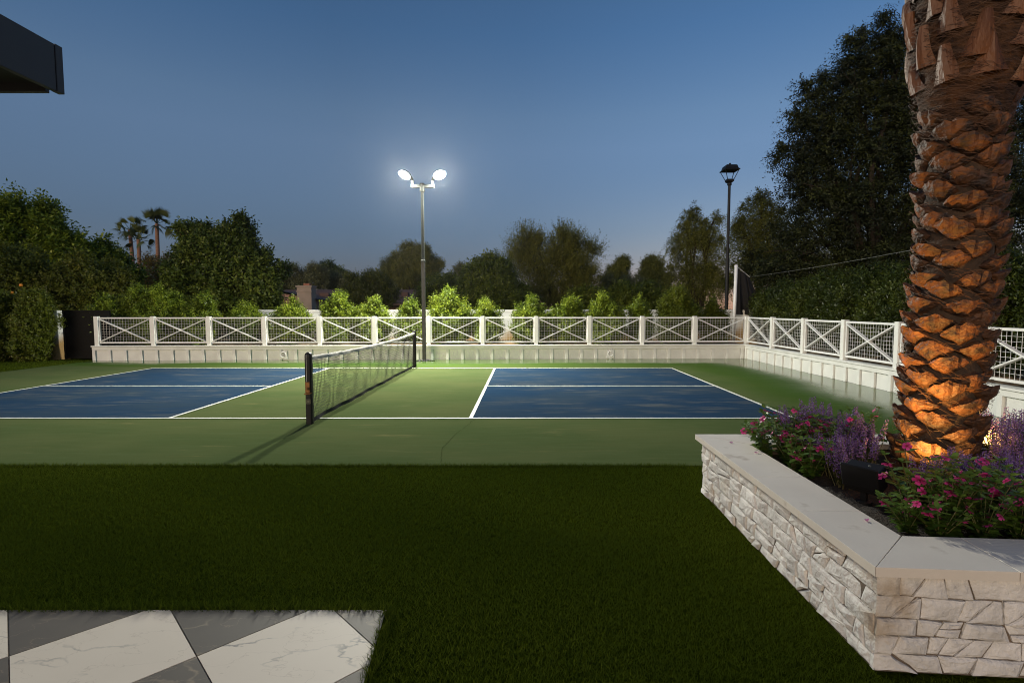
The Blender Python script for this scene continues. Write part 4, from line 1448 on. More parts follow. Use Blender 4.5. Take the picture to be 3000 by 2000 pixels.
# ------------------------------------------------------------------ shrubs behind the far fence
def shrub(name, label, Y, u, vtop, w, seed, mat_=None, group=None, vbot=800, dens=80, sl=.26, m=10, ll=.07, lw=.03, narrow=.75):
    """upright leafy shrub: u centre, vtop top, w width at the widest"""
    hgt = vbot - vtop
    lst = [(u, vtop + hgt * .68, w * .6, hgt * .44), (u - w * .14, vtop + hgt * .36, w * .42, hgt * .3), (u + w * .2, vtop + hgt * .4, w * .4, hgt * .28), (u + w * .02, vtop + hgt * .2, w * .3 * narrow, hgt * .22), ]
    rs = random.Random(seed)
    lst = lst[:1] + [(u - w * .16, vtop + hgt * .46, w * .4, hgt * .3), (u + w * .2, vtop + hgt * .48, w * .38, hgt * .28)]
    for k in range(9):
        du = rs.uniform(-.42, .42) * w; tp_ = vtop + hgt * (.0 if k == 0 else rs.uniform(.04, .12) + .75 * (abs(du) / w) ** 1.1 * rs.uniform(.5, 1.2) + (.12 if rs.random() < .5 else 0))
        if k == 0: du = rs.uniform(-.12, .12) * w
        lst.append((u + du, tp_ + hgt * .17, w * rs.uniform(.11, .18) * (.8 + .5 * narrow), hgt * .17, rs.uniform(-.25, .25)))
    return tree(name, label, Y, lst, mat_ or LM_HEDGE, seed, dens=dens, sl=sl, m=m, ll=ll, lw=lw, base=(at(u, 790, Y).x, Y, .42), fork=.25, r0=.022, group=group, cat='shrub', zmin=-.02, up=1.15, rand=.5, lump=.6, power=2.2, dr=.8, tufts=2)


SG = 'clipped green shrubs behind the far fence'
sl_ = [(243, 676, 84, 'dark', 'dark shrub at the left end of the far fence beside the gate'),
       (325, 652, 84, 'dark', 'bushy dark shrub behind the first fence panel, taller than its neighbour'),
       (358, 650, 70, 'dark', 'tallest shrub at the left, with a pointed top above the second fence panel'),
       (402, 668, 64, 'mid', 'leafy shrub just right of the tall pointed one at the left'),
       (466, 674, 70, 'mid', 'rounded shrub standing alone behind the third fence panel'),
       (567, 694, 84, 'bright', 'low flat topped bright shrub behind the fourth fence panel'),
       (669, 686, 86, 'bright', 'broad bright shrub in front of the neighbour chimney'),
       (777, 668, 78, 'bright', 'tall twin peaked bright shrub right of the chimney'),
       (855, 684, 74, 'bright', 'bright shrub filling the gap left of the net post'),
       (943, 688, 62, 'bright', 'small bright shrub just left of the floodlight pole'),
       (1034, 662, 88, 'bright', 'largest conical bright shrub just right of the floodlight pole'),
       (1118, 686, 62, 'bright', 'bright shrub with a side branch, second right of the floodlight pole'),
       (1219, 680, 76, 'bright', 'spiky bright shrub, third right of the floodlight pole'),
       (1303, 681, 82, 'bright', 'square topped bright shrub, fourth right of the floodlight pole'),
       (1394, 675, 82, 'bright', 'loose bright shrub, fifth right of the floodlight pole'),
       (1470, 686, 48, 'mid', 'narrow small shrub left of the large dark round one'),
       (1557, 654, 92, 'darkr', 'large round dark green shrub left of the black lamp post'),
       (1640, 684, 58, 'darkr', 'small dim shrub at the foot of the black lamp post')]
for i, (u, v, w, kd, lb) in enumerate(sl_):
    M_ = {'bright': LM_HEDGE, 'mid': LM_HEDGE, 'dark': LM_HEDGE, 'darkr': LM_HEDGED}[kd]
    Y = 16.35 + .55 * (u - 240) / 1400 + (.25 if i % 2 else 0)
    shrub('ficus_shrub', lb, Y, u, v, w, 100 + i, M_, SG, narrow=[.7, 1.0, .55, .9][i % 4])
# columns of hedge left of the gate
for i, (u, w, lb) in enumerate(((2, 84, 'clipped hedge column at the left picture edge'), (80, 84, 'clipped hedge column beside the white gate pillar'))):
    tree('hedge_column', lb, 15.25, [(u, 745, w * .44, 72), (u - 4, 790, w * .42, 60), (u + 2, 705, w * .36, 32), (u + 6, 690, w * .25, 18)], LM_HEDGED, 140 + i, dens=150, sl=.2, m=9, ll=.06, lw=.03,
         base=(at(u, 800, 15.25).x, 15.25, -.02), fork=.4, r0=.04, group='hedge columns left of the gate', cat='hedge', zmin=.05, up=.5, lump=.3, power=2.6)
# hedge behind the right fence: separate plants
hp = [(8.2, 17.6, 2.1), (8.25, 16.4, 2.35), (8.15, 15.2, 2.3), (8.2, 14.1, 2.45), (8.1, 13.0, 2.4), (8.2, 11.9, 2.5), (8.1, 10.9, 2.4), (8.2, 9.9, 2.45), (8.15, 8.9, 2.5), (8.2, 7.9, 2.45), (8.15, 6.9, 2.5), (8.2, 5.9, 2.4)]
hl = ['rightmost dark hedge plant by the black netting in the far corner', 'dark hedge plant behind the first side fence panel', 'tall dark hedge plant behind the second side fence panel', 'dark hedge plant between second and third side fence panels',
      'dark leafy hedge plant behind the third side fence panel', 'dark hedge plant behind the fourth side fence panel', 'dark hedge plant beside the palm trunk on its left', 'hedge plant hidden partly by the palm trunk',
      'hedge plant behind the palm trunk', 'hedge plant just right of the palm trunk', 'green hedge plant at the right picture edge', 'last green hedge plant beyond the right picture edge']
for i, (x, y, h_) in enumerate(hp):
    rng = np.random.default_rng(200 + i)
    root = tag(empty('hedge_plant', (x, y, .4)), hl[i], 'hedge', 'hedge plants behind the right fence')
    hh = h_ - .4
    bl = [(0, 0, hh * .4, .62, .66, hh * .42), (0, .2, hh * .75, .5, .45, hh * .24), (-.05, -.25, hh * .7, .45, .42, hh * .26), (.1, rng.uniform(-.2, .2), hh * .92, .28, .28, hh * .12)]
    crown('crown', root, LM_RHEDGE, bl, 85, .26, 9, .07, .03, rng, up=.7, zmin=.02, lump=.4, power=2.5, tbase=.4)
    limbs(root, (0, 0, 0), .3, bl, .03, rng)

# ------------------------------------------------------------------ trees beyond
TB = 'trees beyond the boundary wall'
tree('tall_hedge_tree', 'tall light green leafy tree at the left picture edge', 23, [(-25, 600, 75, 120), (-10, 520, 45, 60), (35, 540, 45, 70), (30, 620, 60, 90)], LM_TALL, 1, dens=20, sl=.6, m=9, ll=.17, lw=.085, fork=1.5, r0=.2, group=TB, up=1.0, lump=.5, tz=2.0, tufts=8)
tree('tall_hedge_tree', 'light green leafy tree, second from the left edge', 23.5, [(95, 560, 42, 75), (80, 620, 60, 90), (125, 590, 40, 70)], LM_TALL, 2, dens=20, sl=.6, m=9, ll=.17, lw=.085, fork=1.5, r0=.2, group=TB, up=1.0, lump=.5, tz=2.0, tufts=8)
tree('tall_hedge_tree', 'light green leafy tree, third from the left edge', 24, [(170, 598, 38, 68), (160, 645, 58, 76), (205, 622, 36, 62)], LM_TALL, 3, dens=20, sl=.6, m=9, ll=.17, lw=.085, fork=1.5, r0=.2, group=TB, up=1.0, lump=.5, tz=2.0, tufts=8)
tree('tall_hedge_tree', 'leafy tree at the right end of the left row, in front of the palms', 24.5, [(252, 625, 30, 62), (250, 655, 50, 70), (290, 668, 28, 58)], LM_TALL, 4, dens=20, sl=.6, m=9, ll=.17, lw=.085, fork=1.5, r0=.2, group=TB, up=1.0, lump=.5, tbase=.35, tz=2.0, tufts=8)
ct = tree('citrus_tree', 'dark rounded citrus tree with orange fruit at the left picture edge', 19, [(35, 650, 80, 95), (95, 690, 55, 70), (-10, 680, 50, 90)], LM_CITRUS, 5, dens=40, sl=.3, m=9, ll=.09, lw=.05, fork=.8, r0=.14, group=TB, up=.2)
for i, (u, v) in enumerate(((27, 672), (88, 695), (37, 708), (12, 715), (60, 767), (48, 655), (110, 740))):
    q = at(u, v, 17.5) - ct.location
    m = MB(); m.lathe([(.0, -.05), (.03, -.04), (.05, -.005), (.045, .03), (.02, .048), (0, .05)], (0, 0, 0), 10)
    o = m.build('orange', ORANGE, ct, True); o.location = q
tree('citrus_tree', 'wide rounded citrus tree behind the black gate', 19.5, [(190, 675, 85, 85), (245, 700, 70, 75), (130, 720, 60, 60), (280, 720, 45, 50)], LM_CITRUS, 6, dens=38, sl=.3, m=9, ll=.09, lw=.05, fork=.8, r0=.14, group=TB, up=.2)
tree('yellow_tree', 'yellowish fine leaved tree between the palms and the big dark tree', 30, [(375, 640, 55, 55), (420, 625, 40, 45), (340, 670, 45, 40)], LM_YEL, 7, dens=14, sl=.5, m=10, ll=.13, lw=.05, fork=1.2, r0=.15, group=TB, up=.3)
tree('broad_tree', 'big dark broadleaf tree left of the neighbour house with a ragged top', 21, [(520, 610, 78, 80), (580, 640, 62, 70), (450, 650, 60, 75), (470, 560, 36, 40), (548, 550, 36, 44), (505, 690, 80, 60), (600, 690, 45, 55), (430, 535, 26, 22), (420, 590, 18, 26), (553, 515, 12, 22)],
     LM_DARK, 8, dens=23, sl=.42, m=9, ll=.135, lw=.07, fork=1.3, r0=.2, group=TB, up=.5, lump=.6, tufts=9, tz=1.3)
# bare twigs in its top
m = MB(); rnd = random.Random(8)
for k in range(26):
    s_ = at(rnd.uniform(445, 490), rnd.uniform(560, 600), 21); e_ = at(rnd.uniform(395, 500), rnd.uniform(510, 575), 21 + rnd.uniform(-.6, .6))
    m.tube([s_, s_.lerp(e_, .5) + Vector((rnd.uniform(-.1, .1), 0, .1)), e_], [.012, .008, .003], 4)
bt = [o for o in bpy.data.objects if o.get('label', '').startswith('big dark broadleaf')][0]
tw = m.build('bare_twig', mat('twig', (.2, .1, .06), None, 6, .9), bt); tw.location = -bt.location
tree('olive_tree', 'grey green olive tree behind the chimney', 62, [(680, 650, 40, 36), (725, 640, 36, 30), (640, 660, 32, 34)], LM_OLIVE, 9, dens=7, sl=.7, m=10, ll=.22, lw=.07, r0=.25, group=TB, up=.8)
tree('olive_tree', 'pale grey olive tree right of the chimney', 64, [(760, 648, 32, 28), (790, 655, 26, 26)], LM_OLIVE, 10, dens=7, sl=.7, m=10, ll=.22, lw=.07, r0=.25, group=TB, up=.8, tbase=.7)
tree('broad_tree', 'dark tree showing above the olive trees right of the chimney', 68, [(750, 625, 28, 26), (775, 640, 24, 22)], LM_DARK, 11, dens=7, sl=.6, m=9, ll=.24, lw=.12, r0=.25, group=TB, up=.4)
tree('broad_tree', 'dusky round tree in front of the neighbour roof', 34, [(850, 665, 52, 42), (820, 685, 40, 36), (885, 680, 32, 32), (862, 640, 26, 20)], LM_CITRUS, 12, dens=16, sl=.45, m=9, ll=.13, lw=.06, r0=.2, group=TB, up=.3, tbase=.3)
tree('pine_tree', 'large rounded brownish pine behind the floodlight pole', 66, [(945, 600, 48, 34), (905, 620, 30, 32), (985, 615, 28, 34), (935, 640, 42, 26), (960, 580, 30, 18)], LM_PINE, 13, dens=12, sl=.8, m=12, ll=.3, lw=.05, r0=.35, group=TB, up=.7, lump=.5)
tree('broad_tree', 'small pale green tree behind the distant street lamp', 78, [(940, 662, 30, 20)], LM_OLIVE, 14, dens=7, sl=.6, m=9, ll=.22, lw=.09, r0=.2, group=TB, up=.4)
tree('broad_tree', 'dark bushy tree just right of the floodlight pole', 33, [(1005, 668, 42, 42), (985, 690, 32, 36), (1030, 655, 24, 24)], LM_DARK, 15, dens=16, sl=.45, m=9, ll=.14, lw=.07, r0=.2, group=TB, up=.3)
tree('broad_tree', 'pale slender tree peeping left of the dense dark tree', 55, [(1055, 640, 18, 34), (1060, 625, 12, 20)], LM_OLIVE, 16, dens=8, sl=.6, m=9, ll=.2, lw=.07, r0=.2, group=TB, up=.8)
tree('dense_tree', 'dense dark dome shaped tree right of the floodlight pole', 27, [(1120, 650, 62, 62), (1160, 680, 55, 50), (1085, 680, 45, 48), (1130, 615, 40, 32), (1190, 700, 45, 40)], LM_DARK, 17, dens=26, sl=.42, m=9, ll=.14, lw=.06, r0=.22, group=TB, up=.2, lump=.4)
tree('wispy_tree', 'tall wispy tree with upright feathery sprays in the middle', 32, [(1200, 590, 38, 60), (1240, 620, 50, 70), (1290, 580, 46, 56), (1320, 620, 48, 64), (1360, 572, 28, 22), (1215, 545, 22, 26), (1310, 545, 26, 24), (1345, 650, 40, 50), (1260, 680, 70, 50)],
     LM_PEPPER, 18, dens=14, sl=.85, m=14, ll=.13, lw=.03, r0=.24, group=TB, up=.7, lump=.6, spread=.55, tbase=.6, power=2.2)
tree('pine_tree', 'dark pine top between the wispy tree and the lamp post, left one', 50, [(1425, 620, 24, 24), (1415, 645, 34, 24), (1432, 602, 14, 12)], LM_PINE, 19, dens=12, sl=.6, m=12, ll=.26, lw=.05, r0=.25, group=TB, up=.5, tbase=.2, lump=.5)
tree('pine_tree', 'dark pine top nearer the lamp post, right one', 46, [(1500, 610, 26, 22), (1510, 645, 38, 28), (1490, 630, 22, 20)], LM_PINE, 20, dens=12, sl=.6, m=12, ll=.26, lw=.05, r0=.25, group=TB, up=.5, tbase=.15, lump=.5)
tree('broad_tree', 'grey green bush tree below the two pine tops', 40, [(1450, 668, 40, 36), (1400, 680, 32, 34), (1395, 655, 20, 28)], LM_OLIVE, 21, dens=13, sl=.5, m=9, ll=.15, lw=.06, r0=.2, group=TB, up=.5, tbase=.1)
for i, (u, v, lb) in enumerate(((1345, 690, 'low dark bushy tree at the foot of the wispy tree'), (1428, 688, 'low dark bushy tree below the left pine top'), (1490, 684, 'low dark bushy tree below the right pine top'), (1560, 690, 'low dark bushy tree behind the large round shrub'))):
    tree('broad_tree', lb, 30 + i, [(u, v, 46, 34), (u - 24, v + 10, 30, 28), (u + 26, v + 6, 30, 30)], LM_DARK, 300 + i, dens=16, sl=.45, m=9, ll=.14, lw=.065, fork=.5, r0=.12, group=TB, up=.4)
tree('pepper_tree', 'drooping pepper tree left of the black lamp post', 27, [(1595, 530, 40, 40), (1565, 560, 34, 46), (1630, 560, 40, 60), (1590, 490, 22, 26), (1580, 630, 60, 60), (1640, 640, 45, 60), (1648, 500, 16, 18)], LM_PEPPER, 22, dens=17, sl=.6, m=12, ll=.1, lw=.03, r0=.22, group=TB, up=.1, droop=.8, lump=.6, power=2.4, spread=.7)
tree('pepper_tree', 'drooping pepper tree between the lamp post and the great dark tree', 25, [(1760, 500, 55, 60), (1720, 560, 50, 60), (1790, 570, 60, 60), (1745, 455, 26, 26), (1700, 520, 26, 26), (1740, 630, 70, 60), (1830, 620, 60, 60)], LM_PEPPER, 23, dens=18, sl=.6, m=12, ll=.1, lw=.03, r0=.25, group=TB, up=.1, droop=.8, lump=.6, power=2.4, spread=.7, tbase=.42)
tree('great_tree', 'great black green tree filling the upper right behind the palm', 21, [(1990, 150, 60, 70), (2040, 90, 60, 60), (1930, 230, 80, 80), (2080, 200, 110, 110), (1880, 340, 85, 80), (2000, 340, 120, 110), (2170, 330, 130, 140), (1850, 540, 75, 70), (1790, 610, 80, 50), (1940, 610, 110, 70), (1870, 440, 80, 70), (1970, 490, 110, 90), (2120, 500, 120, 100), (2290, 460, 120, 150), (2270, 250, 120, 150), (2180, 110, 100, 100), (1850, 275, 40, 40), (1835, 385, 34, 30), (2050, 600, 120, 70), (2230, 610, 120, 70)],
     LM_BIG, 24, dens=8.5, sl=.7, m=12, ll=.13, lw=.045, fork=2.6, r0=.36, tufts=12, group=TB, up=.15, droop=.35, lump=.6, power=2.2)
# three fan palms far off
def fan_palm(u, vtop, Y, rad, label, seed, vbase=760):
    rnd = random.Random(seed); c = at(u, vtop, Y); b = Vector((c.x + rnd.uniform(-.4, .4), Y, 0)); root = tag(empty('fan_palm', b), label, 'palm tree', 'fan palms on the skyline')
    t = c - b; m = MB(); m.tube([(0, 0, 0), t * .5 + Vector((.1, 0, 0)), t], [.3, .24, .22], 10); m.build('trunk', BARKP, root, True)
    V = []; T = []
    for k in range(22):
        az = rnd.uniform(0, 2 * PI); el = rnd.uniform(-.7, 1.35); L = rad * rnd.uniform(.45, .65)
        d = Vector((math.cos(az) * math.cos(el), math.sin(az) * math.cos(el), math.sin(el))); hub = t + d * L
        s_ = d.cross(Vector((0, 0, 1))).normalized(); up_ = s_.cross(d); ph = rnd.uniform(-1.3, 1.3); s_, up_ = s_ * math.cos(ph) + up_ * math.sin(ph), up_ * math.cos(ph) - s_ * math.sin(ph)
        V.append([tuple(t - s_ * .05), tuple(t + s_ * .05), tuple(hub + s_ * .04), tuple(hub - s_ * .04)]); T.append(.3)
        tn = rnd.uniform(.2, 1) if el > -.3 else rnd.uniform(0, .4)
        for j in range(13):
            a = -1.25 + 2.5 * j / 12; q = (d * math.cos(a) + s_ * math.sin(a) + up_ * .12 * math.cos(a * 2)).normalized(); ln = rad * .55 * (1 - .3 * abs(a) / 1.25)
            w = (s_ * math.cos(a) - d * math.sin(a)) * rad * .034
            mid = hub + q * ln * .5; tip = hub + q * ln + Vector((0, 0, -.22 * ln * (1.3 - el)))
            V.append([tuple(hub), tuple(mid + w), tuple(tip), tuple(mid - w)]); T.append(tn)
    np_mesh('crown', np.array(V), 4, LM_FAN, root, np.array(T))


fan_palm(360, 514, 70, 2.25, 'tallest far fan palm, rightmost of the three', 1)
fan_palm(298, 528, 72, 2.1, 'far fan palm, leftmost of the three', 2)
fan_palm(318, 550, 70, 1.9, 'shortest far fan palm, middle of the three', 3)

# ------------------------------------------------------------------ neighbour houses
def hz(v, Y): return at(600, v, Y).z


Y0 = 46
hx0, hx1 = at(608, 690, Y0).x, at(985, 690, Y0).x
zr, ze = hz(665, Y0 + 3), hz(697, Y0 - 2)
r = tag(empty('house', ((hx0 + hx1) / 2, Y0, 0)), 'single storey neighbour house with brown tile roof behind the wall', 'house')
w2 = (hx1 - hx0) / 2
m = MB(); m.box((0, 3.5, ze / 2), (2 * w2 - 1, 9, ze)); m.build('wall', HWALL, r)
m = MB()
for sy, y0_ in ((1, -2), (-1, 9)):
    m.add([(-w2, y0_, ze), (w2, y0_, ze), (w2, 3.5, zr), (-w2, 3.5, zr)], [(0, 1, 2, 3)])
    m.add([(-w2, y0_, ze - .15), (w2, y0_, ze - .15), (w2, y0_, ze), (-w2, y0_, ze)], [(0, 1, 2, 3)])
m.add([(-w2, -2, ze - .15), (w2, -2, ze - .15), (w2, 9, ze - .15), (-w2, 9, ze - .15)], [(0, 1, 2, 3)])
m.build('roof', ROOF, r)
m = MB(); m.add([(-w2 + .4, -1, ze), (-w2 + .4, 8, ze), (-w2 + .4, 3.5, zr - .1)], [(0, 1, 2)]); m.add([(w2 - .4, -1, ze), (w2 - .4, 8, ze), (w2 - .4, 3.5, zr - .1)], [(0, 1, 2)]); m.build('gable_wall', HWALL, r)
gx = at(655, 690, Y0 - 3).x - r.location.x
m = MB(); zg = hz(667, Y0 - 4); ge = hz(688, Y0 - 4)
m.add([(gx - 3.2, -4, ge), (gx, -4, zg), (gx, 3.4, zg), (gx - 3.2, 3.4, ge)], [(0, 1, 2, 3)]); m.add([(gx + 3.2, -4, ge), (gx, -4, zg), (gx, 3.4, zg), (gx + 3.2, 3.4, ge)], [(0, 1, 2, 3)])
m.build('gable_roof', ROOF, r)
m = MB(); m.add([(gx - 2.9, -3.7, ge), (gx + 2.9, -3.7, ge), (gx, -3.7, zg - .2)], [(0, 1, 2)]); m.box((gx, -1.6, ge / 2), (5.6, 4.2, ge)); m.build('gable_front', HWALL, r)
cx0, cx1 = at(683, 690, Y0 - 4.6).x - r.location.x, at(716, 690, Y0 - 4.6).x - r.location.x
zc = hz(659, Y0 - 4.6)
m = MB(); m.box(((cx0 + cx1) / 2, -4.2, zc / 2), (cx1 - cx0, .9, zc)); c = m.build('chimney', CHIM, r)
m = MB(); m.box(((cx0 + cx1) / 2, -4.2, zc + .05), (cx1 - cx0 + .14, 1.04, .12)); m.box(((cx0 + cx1) / 2, -4.2, zc - .35), (cx1 - cx0 + .08, .98, .1)); m.build('chimney_cap', CHIM, c)
m = MB(); m.box(((cx0 + cx1) / 2 + .1, -4.2, zc + .2), (.5, .4, .2), bev=.03); m.build('flue', TERRA, c)
m = MB(); m.box((at(738, 690, Y0).x - r.location.x, .9, zr - .55), (.8, .5, .35)); m.box((at(925, 690, Y0).x - r.location.x, .9, zr - .5), (.6, .4, .4)); m.build('roof_vent', ROOF, r)
r = tag(empty('house', (at(1375, 690, 58).x, 58, 0)), 'brown roof corner of a house glimpsed right of the wispy tree', 'house')
z1, z0 = hz(684, 58), hz(702, 58)
m = MB(); m.box((2, 3, z0 / 2), (8, 6, z0)); m.build('wall', HWALL, r)
m = MB(); m.add([(-2.6, -1, z0), (6.6, -1, z0), (6.6, 3, z1), (-2.6, 3, z1), (6.6, 7, z0), (-2.6, 7, z0)], [(0, 1, 2, 3), (3, 2, 4, 5), (0, 3, 5), (1, 4, 2)]); m.build('roof', ROOF, r)

# distant lit street lamp
b = at(924, 690, 75); t = at(924, 648, 75)
r = tag(empty('street_lamp', (b.x, 75, 0)), 'distant small street lamp with warm lit head above the roof', 'street lamp')
m = MB(); m.tube([(0, 0, 0), (0, 0, t.z)], [.09, .07], 8); m.build('pole', WHITEM, r)
m = MB(); m.box((0, -.1, t.z + .05), (.55, .4, .16), bev=.04); h = m.build('lamp_head', GALV, r)
m = MB(); m.box((0, -.12, t.z - .05), (.46, .34, .06)); m.build('lamp_lens', emit('street_lamp_glow', (1, .72, .45), 12), h)

# ------------------------------------------------------------------ black lamp post
LY = 18.4
b = at(1666, 800, LY); zl = at(1666, 420, LY).z
r = tag(empty('lamp_post', (b.x, LY, .3)), 'tall black lamp post with unlit tapered lantern', 'lamp post')
zl -= .3
m = MB(); m.tube([(0, 0, 0), (0, 0, 2.95)], .062, 12); m.tube([(0, 0, 2.95), (0, 0, 3.02), (0, 0, 3.02), (0, 0, zl - .06)], [.062, .06, .05, .046], 12); m.lathe([(.05, zl - .1), (.075, zl - .08), (.075, zl - .02), (.05, zl)], n=12); m.build('post', BLACK, r)
m = MB()


def sqring(hw, z): return [(hw * i, hw * j, z) for i, j in ((-1, -1), (1, -1), (1, 1), (-1, 1))]


def loft(m, secs):
    vs = [p for hw, z in secs for p in sqring(hw, z)]
    fs = [(0, 3, 2, 1), tuple((len(secs) - 1) * 4 + k for k in range(4))]
    for i in range(len(secs) - 1):
        for k in range(4): fs.append((i * 4 + k, i * 4 + (k + 1) % 4, i * 4 + 4 + (k + 1) % 4, i * 4 + 4 + k))
    m.add(vs, fs)


loft(m, [(.075, zl), (.115, zl + .04), (.12, zl + .11), (.1, zl + .115)]); lh = m.build('lantern_base', BLACK, r)
m = MB()
for i, j in ((-1, -1), (1, -1), (1, 1), (-1, 1)): m.bar((i * .11, j * .11, zl + .1), (i * .235, j * .235, zl + .41), .018, .018)
m.build('lantern_frame', BLACK, lh)
m = MB(); loft(m, [(.262, zl + .405), (.265, zl + .425), (.22, zl + .46), (.19, zl + .56), (.16, zl + .585), (.0, zl + .6)]); m.tube([(0, 0, zl + .59), (0, 0, zl + .665)], .035, 10); m.build('lantern_roof', BLACK, lh)
for o in (lh,): o.rotation_euler = (0, 0, .0)

# ------------------------------------------------------------------ ball net at the far right corner
bp = at(1686, 722, 18.0); tp = at(1691, 611, 18.0)
r = tag(empty('net_mast', (bp.x, 18.0, .4)), 'white leaning mast holding bunched black netting in the far corner', 'mast')
L0 = Vector((bp.x, 18.0, .4))
m = MB(); m.tube([(0, 0, 0), tp - L0], .055, 12); m.lathe([(.06, -.03), (.06, .03), (0, .045)], tp - L0, 12); m.build('mast_tube', WHITEM, r, True)
k2 = at(1722, 636, 18.3) - L0
m = MB(); m.tube([tp - L0, k2], .012, 6); m.build('stay_cord', WHITEM, r)
m = MB(); rnd = random.Random(9); vs = []; fs = []; nu, nv = 26, 14
lo_l = at(1691, 722, 18.05) - L0; lo_r = at(1752, 722, 18.6) - L0
for j in range(nv + 1):
    v = j / nv
    for i in range(nu + 1):
        u = i / nu
        tpv = (tp - L0).lerp(k2, u) + Vector((0, 0, -.03)); bt_ = lo_l.lerp(lo_r, u)
        p = tpv.lerp(bt_, v ** .85); p.y += .09 * math.sin(u * 21 + 2 * v) * (.4 + v) + rnd.uniform(-.015, .015); p.x += .04 * math.sin(u * 13 + v * 4)
        vs.append(p)
for j in range(nv):
    for i in range(nu): a = j * (nu + 1) + i; fs.append((a, a + 1, a + nu + 2, a + nu + 1))
m.add(vs, fs); m.build('bunched_netting', TARP, r, True)
w0 = at(1722, 636, 18.3); w1 = at(2352, 512, 7.9); wd3 = (w1 - w0)
we = w0 + wd3 * 1.35
m = MB(); pts = [w0 + (we - w0) * (i / 24) + Vector((0, 0, -.1 * math.sin(PI * i / 24))) for i in range(25)]
m.tube(pts, .004, 5)
for i in range(3, 22, 2):
    p = pts[i]; m.tube([p + Vector((0, 0, .01)), p + Vector((0, .02, -.03))], .004, 4)
tag(m.build('net_cable', mat('cable_grey', (.2, .2, .19), None, 6, .5)), 'thin pale cable with clips running from the netting mast past the palm', 'cable')
r = tag(empty('net_mast', (we.x, we.y, 0)), 'white mast beyond the right picture edge carrying the cable', 'mast')
m = MB(); m.tube([(0, 0, 0), (0, 0, we.z + .1)], .055, 12); m.build('mast_tube', WHITEM, r, True)

# ------------------------------------------------------------------ patio roof corner, upper left
ez0 = 2.62
er = at(146, 217, 2.5)
ez0 = er.z
fx, fy = er.x, 2.5
th = at(137, 110, 2.5).z - ez0
r = tag(empty('patio_roof', (fx - 1.6, fy - 2.6, ez0)), 'dark charcoal corner of the flat patio roof at upper left', 'roof')
m = MB(); m.box((-.02, 0, .02 + th / 2), (3.16, 5.16, th - .04)); m.build('roof_slab', SOFFIT, r)
m = MB(); m.box((1.6 - .012, -.0155, th / 2), (.024, 5.159, th), bev=.0015); m.build('side_fascia', EAVE, r)
m = MB(); m.box((-.02, 2.6 - .016, th / 2), (3.12, .024, th - .004), bev=.002); m.build('front_fascia', EAVE, r)
m = MB(); m.box((1.6 - .011, 2.6 - .0145, th / 2 + .001), (.028, .037, th + .003), bev=.0015); m.build('corner_trim', EAVE, r)
for x, y in ((-1.4, -2.3), (1.35, -2.3), (-1.4, 2.2)):
    m = MB(); m.box((x, y, -ez0 / 2 + .01), (.16, .16, ez0 + .02), bev=.01); m.build('roof_post', EAVE, r)

# ------------------------------------------------------------------ sky and sun
W = bpy.data.worlds.new('World'); S.world = W; W.use_nodes = True
nt = W.node_tree; N = nt.nodes; L = nt.links
bg = N['Background']
SUN_EL, SUN_AZ = R(13), R(207)         # azimuth clockwise from +Y: low behind the camera, to the left
sk = N.new('ShaderNodeTexSky'); sk.sky_type = 'NISHITA'; sk.sun_disc = False
sk.sun_elevation = SUN_EL; sk.sun_rotation = SUN_AZ; sk.altitude = 300; sk.air_density = 1.0; sk.dust_density = .4; sk.ozone_density = 3.0
tc = N.new('ShaderNodeTexCoord'); sep = N.new('ShaderNodeSeparateXYZ'); L.new(tc.outputs['Generated'], sep.inputs['Vector'])
# dusk: the sky holds a cooler, dimmer band low down and is brighter toward the right
rp = N.new('ShaderNodeValToRGB'); cr = rp.color_ramp
def ramp_pts(cr, pts):
    for i, (pos, c) in enumerate(pts):
        e = cr.elements[0] if i == 0 else cr.elements[-1] if i == len(pts) - 1 else cr.elements.new(pos)
        e.position = pos; e.color = (*[q / 2 for q in c], 1)


ramp_pts(cr, ((0, (.6, .47, .6)), (.06, (.58, .48, .6)), (.14, (.8, .73, .82)), (.28, (1.45, 1.3, 1.3)), (.33, (1.5, 1.4, 1.38)), (.45, (1.15, 1.36, 1.5)), (.8, (1.1, 1.4, 1.55))))
L.new(sep.outputs['Z'], rp.inputs['Fac'])
mr = N.new('ShaderNodeMapRange'); L.new(sep.outputs['X'], mr.inputs['Value'])
mr.inputs['From Min'].default_value = -1; mr.inputs['From Max'].default_value = 1; mr.inputs['To Min'].default_value = 0; mr.inputs['To Max'].default_value = 1
rx = N.new('ShaderNodeValToRGB'); ramp_pts(rx.color_ramp, ((.1, (1.3,) * 3), (.22, (1.2,) * 3), (.35, (1.0,) * 3), (.5, (1.0,) * 3), (.65, (1.12,) * 3), (.85, (1.25,) * 3)))
L.new(mr.outputs['Result'], rx.inputs['Fac'])
# pinkish band low on the right
fx_ = N.new('ShaderNodeMapRange'); fx_.interpolation_type = 'SMOOTHSTEP'; L.new(sep.outputs['X'], fx_.inputs['Value']); fx_.inputs['From Min'].default_value = -.25; fx_.inputs['From Max'].default_value = .5
fz_ = N.new('ShaderNodeMapRange'); fz_.interpolation_type = 'SMOOTHSTEP'; L.new(sep.outputs['Z'], fz_.inputs['Value']); fz_.inputs['From Min'].default_value = .0; fz_.inputs['From Max'].default_value = .26; fz_.inputs['To Min'].default_value = 1; fz_.inputs['To Max'].default_value = 0
fm = N.new('ShaderNodeMath'); fm.operation = 'MULTIPLY'; L.new(fx_.outputs['Result'], fm.inputs[0]); L.new(fz_.outputs['Result'], fm.inputs[1])
pk = N.new('ShaderNodeMix'); pk.data_type = 'RGBA'; L.new(fm.outputs[0], pk.inputs['Factor']); pk.inputs['A'].default_value = (1, 1, 1, 1); pk.inputs['B'].default_value = (2.5, 1.88, 1.44, 1)
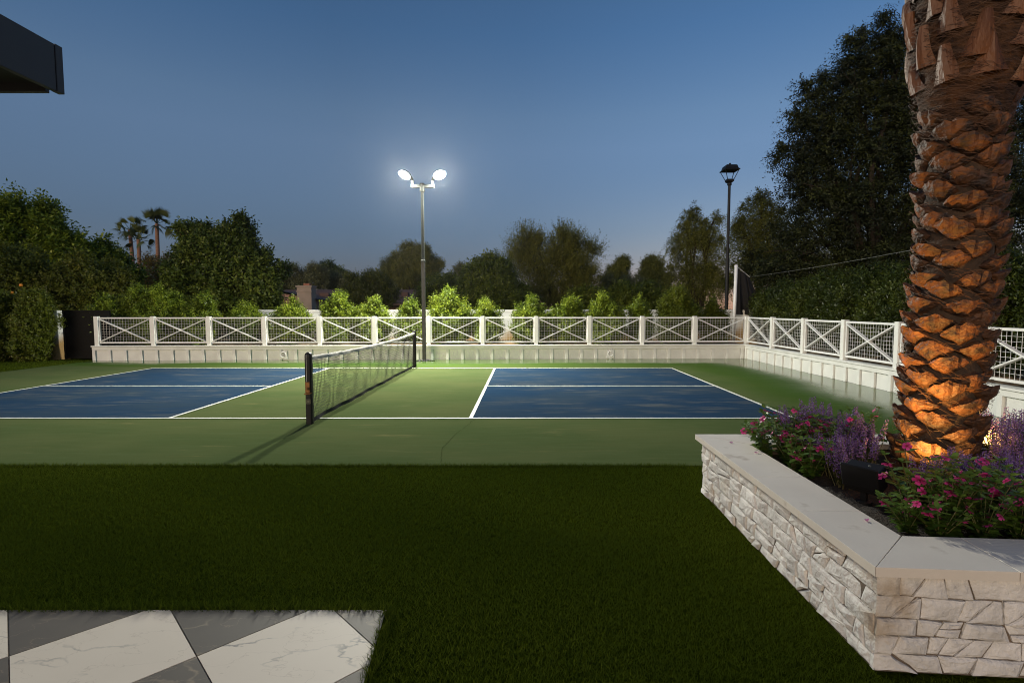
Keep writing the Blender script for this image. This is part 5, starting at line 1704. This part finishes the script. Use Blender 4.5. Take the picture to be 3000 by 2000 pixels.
m1 = N.new('ShaderNodeVectorMath'); m1.operation = 'MULTIPLY'; L.new(sk.outputs['Color'], m1.inputs[0]); L.new(rp.outputs['Color'], m1.inputs[1])
m3 = N.new('ShaderNodeVectorMath'); m3.operation = 'MULTIPLY'; L.new(m1.outputs['Vector'], m3.inputs[0]); L.new(rx.outputs['Color'], m3.inputs[1])
m4 = N.new('ShaderNodeVectorMath'); m4.operation = 'MULTIPLY'; L.new(m3.outputs['Vector'], m4.inputs[0]); L.new(pk.outputs['Result'], m4.inputs[1])
m2 = N.new('ShaderNodeVectorMath'); m2.operation = 'SCALE'; L.new(m4.outputs['Vector'], m2.inputs[0]); m2.inputs['Scale'].default_value = 4.1
L.new(m2.outputs['Vector'], bg.inputs['Color'])
bg.inputs['Strength'].default_value = .055
sd = bpy.data.lights.new('sun', 'SUN'); sd.energy = 1.6; sd.angle = R(28); sd.color = (1, .77, .53)
so = bpy.data.objects.new('sun', sd); COL.objects.link(so)
dv = Vector((math.sin(SUN_AZ) * math.cos(SUN_EL), math.cos(SUN_AZ) * math.cos(SUN_EL), math.sin(SUN_EL)))
so.rotation_euler = dv.to_track_quat('Z', 'Y').to_euler()

S.view_settings.view_transform = 'Standard'
S.view_settings.look = 'None'
S.view_settings.exposure = 0
S.view_settings.gamma = 1
S.render.engine = 'CYCLES'
S.cycles.use_denoising = True
S.cycles.filter_width = 1.05
S.cycles.max_bounces = 6
S.cycles.transparent_max_bounces = 8
S.cycles.sample_clamp_indirect = 4
S.cycles.caustics_reflective = False
S.cycles.caustics_refractive = False


# thin forward scattering haze, added to put a bloom-like halo round the lamps
hm, hnt, hN, hL, hb = nmat('air')
hN.remove(hb)
pv = hN.new('ShaderNodeVolumePrincipled'); pv.inputs['Color'].default_value = (.95, .97, 1, 1); pv.inputs['Density'].default_value = .00016; pv.inputs['Anisotropy'].default_value = .88
hL.new(pv.outputs['Volume'], hN['Material Output'].inputs['Volume'])
m = MB(); m.box((0, 120, 9.5), (800, 760, 21))
tag(m.build('haze', hm), 'thin pale haze added over the court and gardens for the lamp halo', 'haze', kind='stuff')
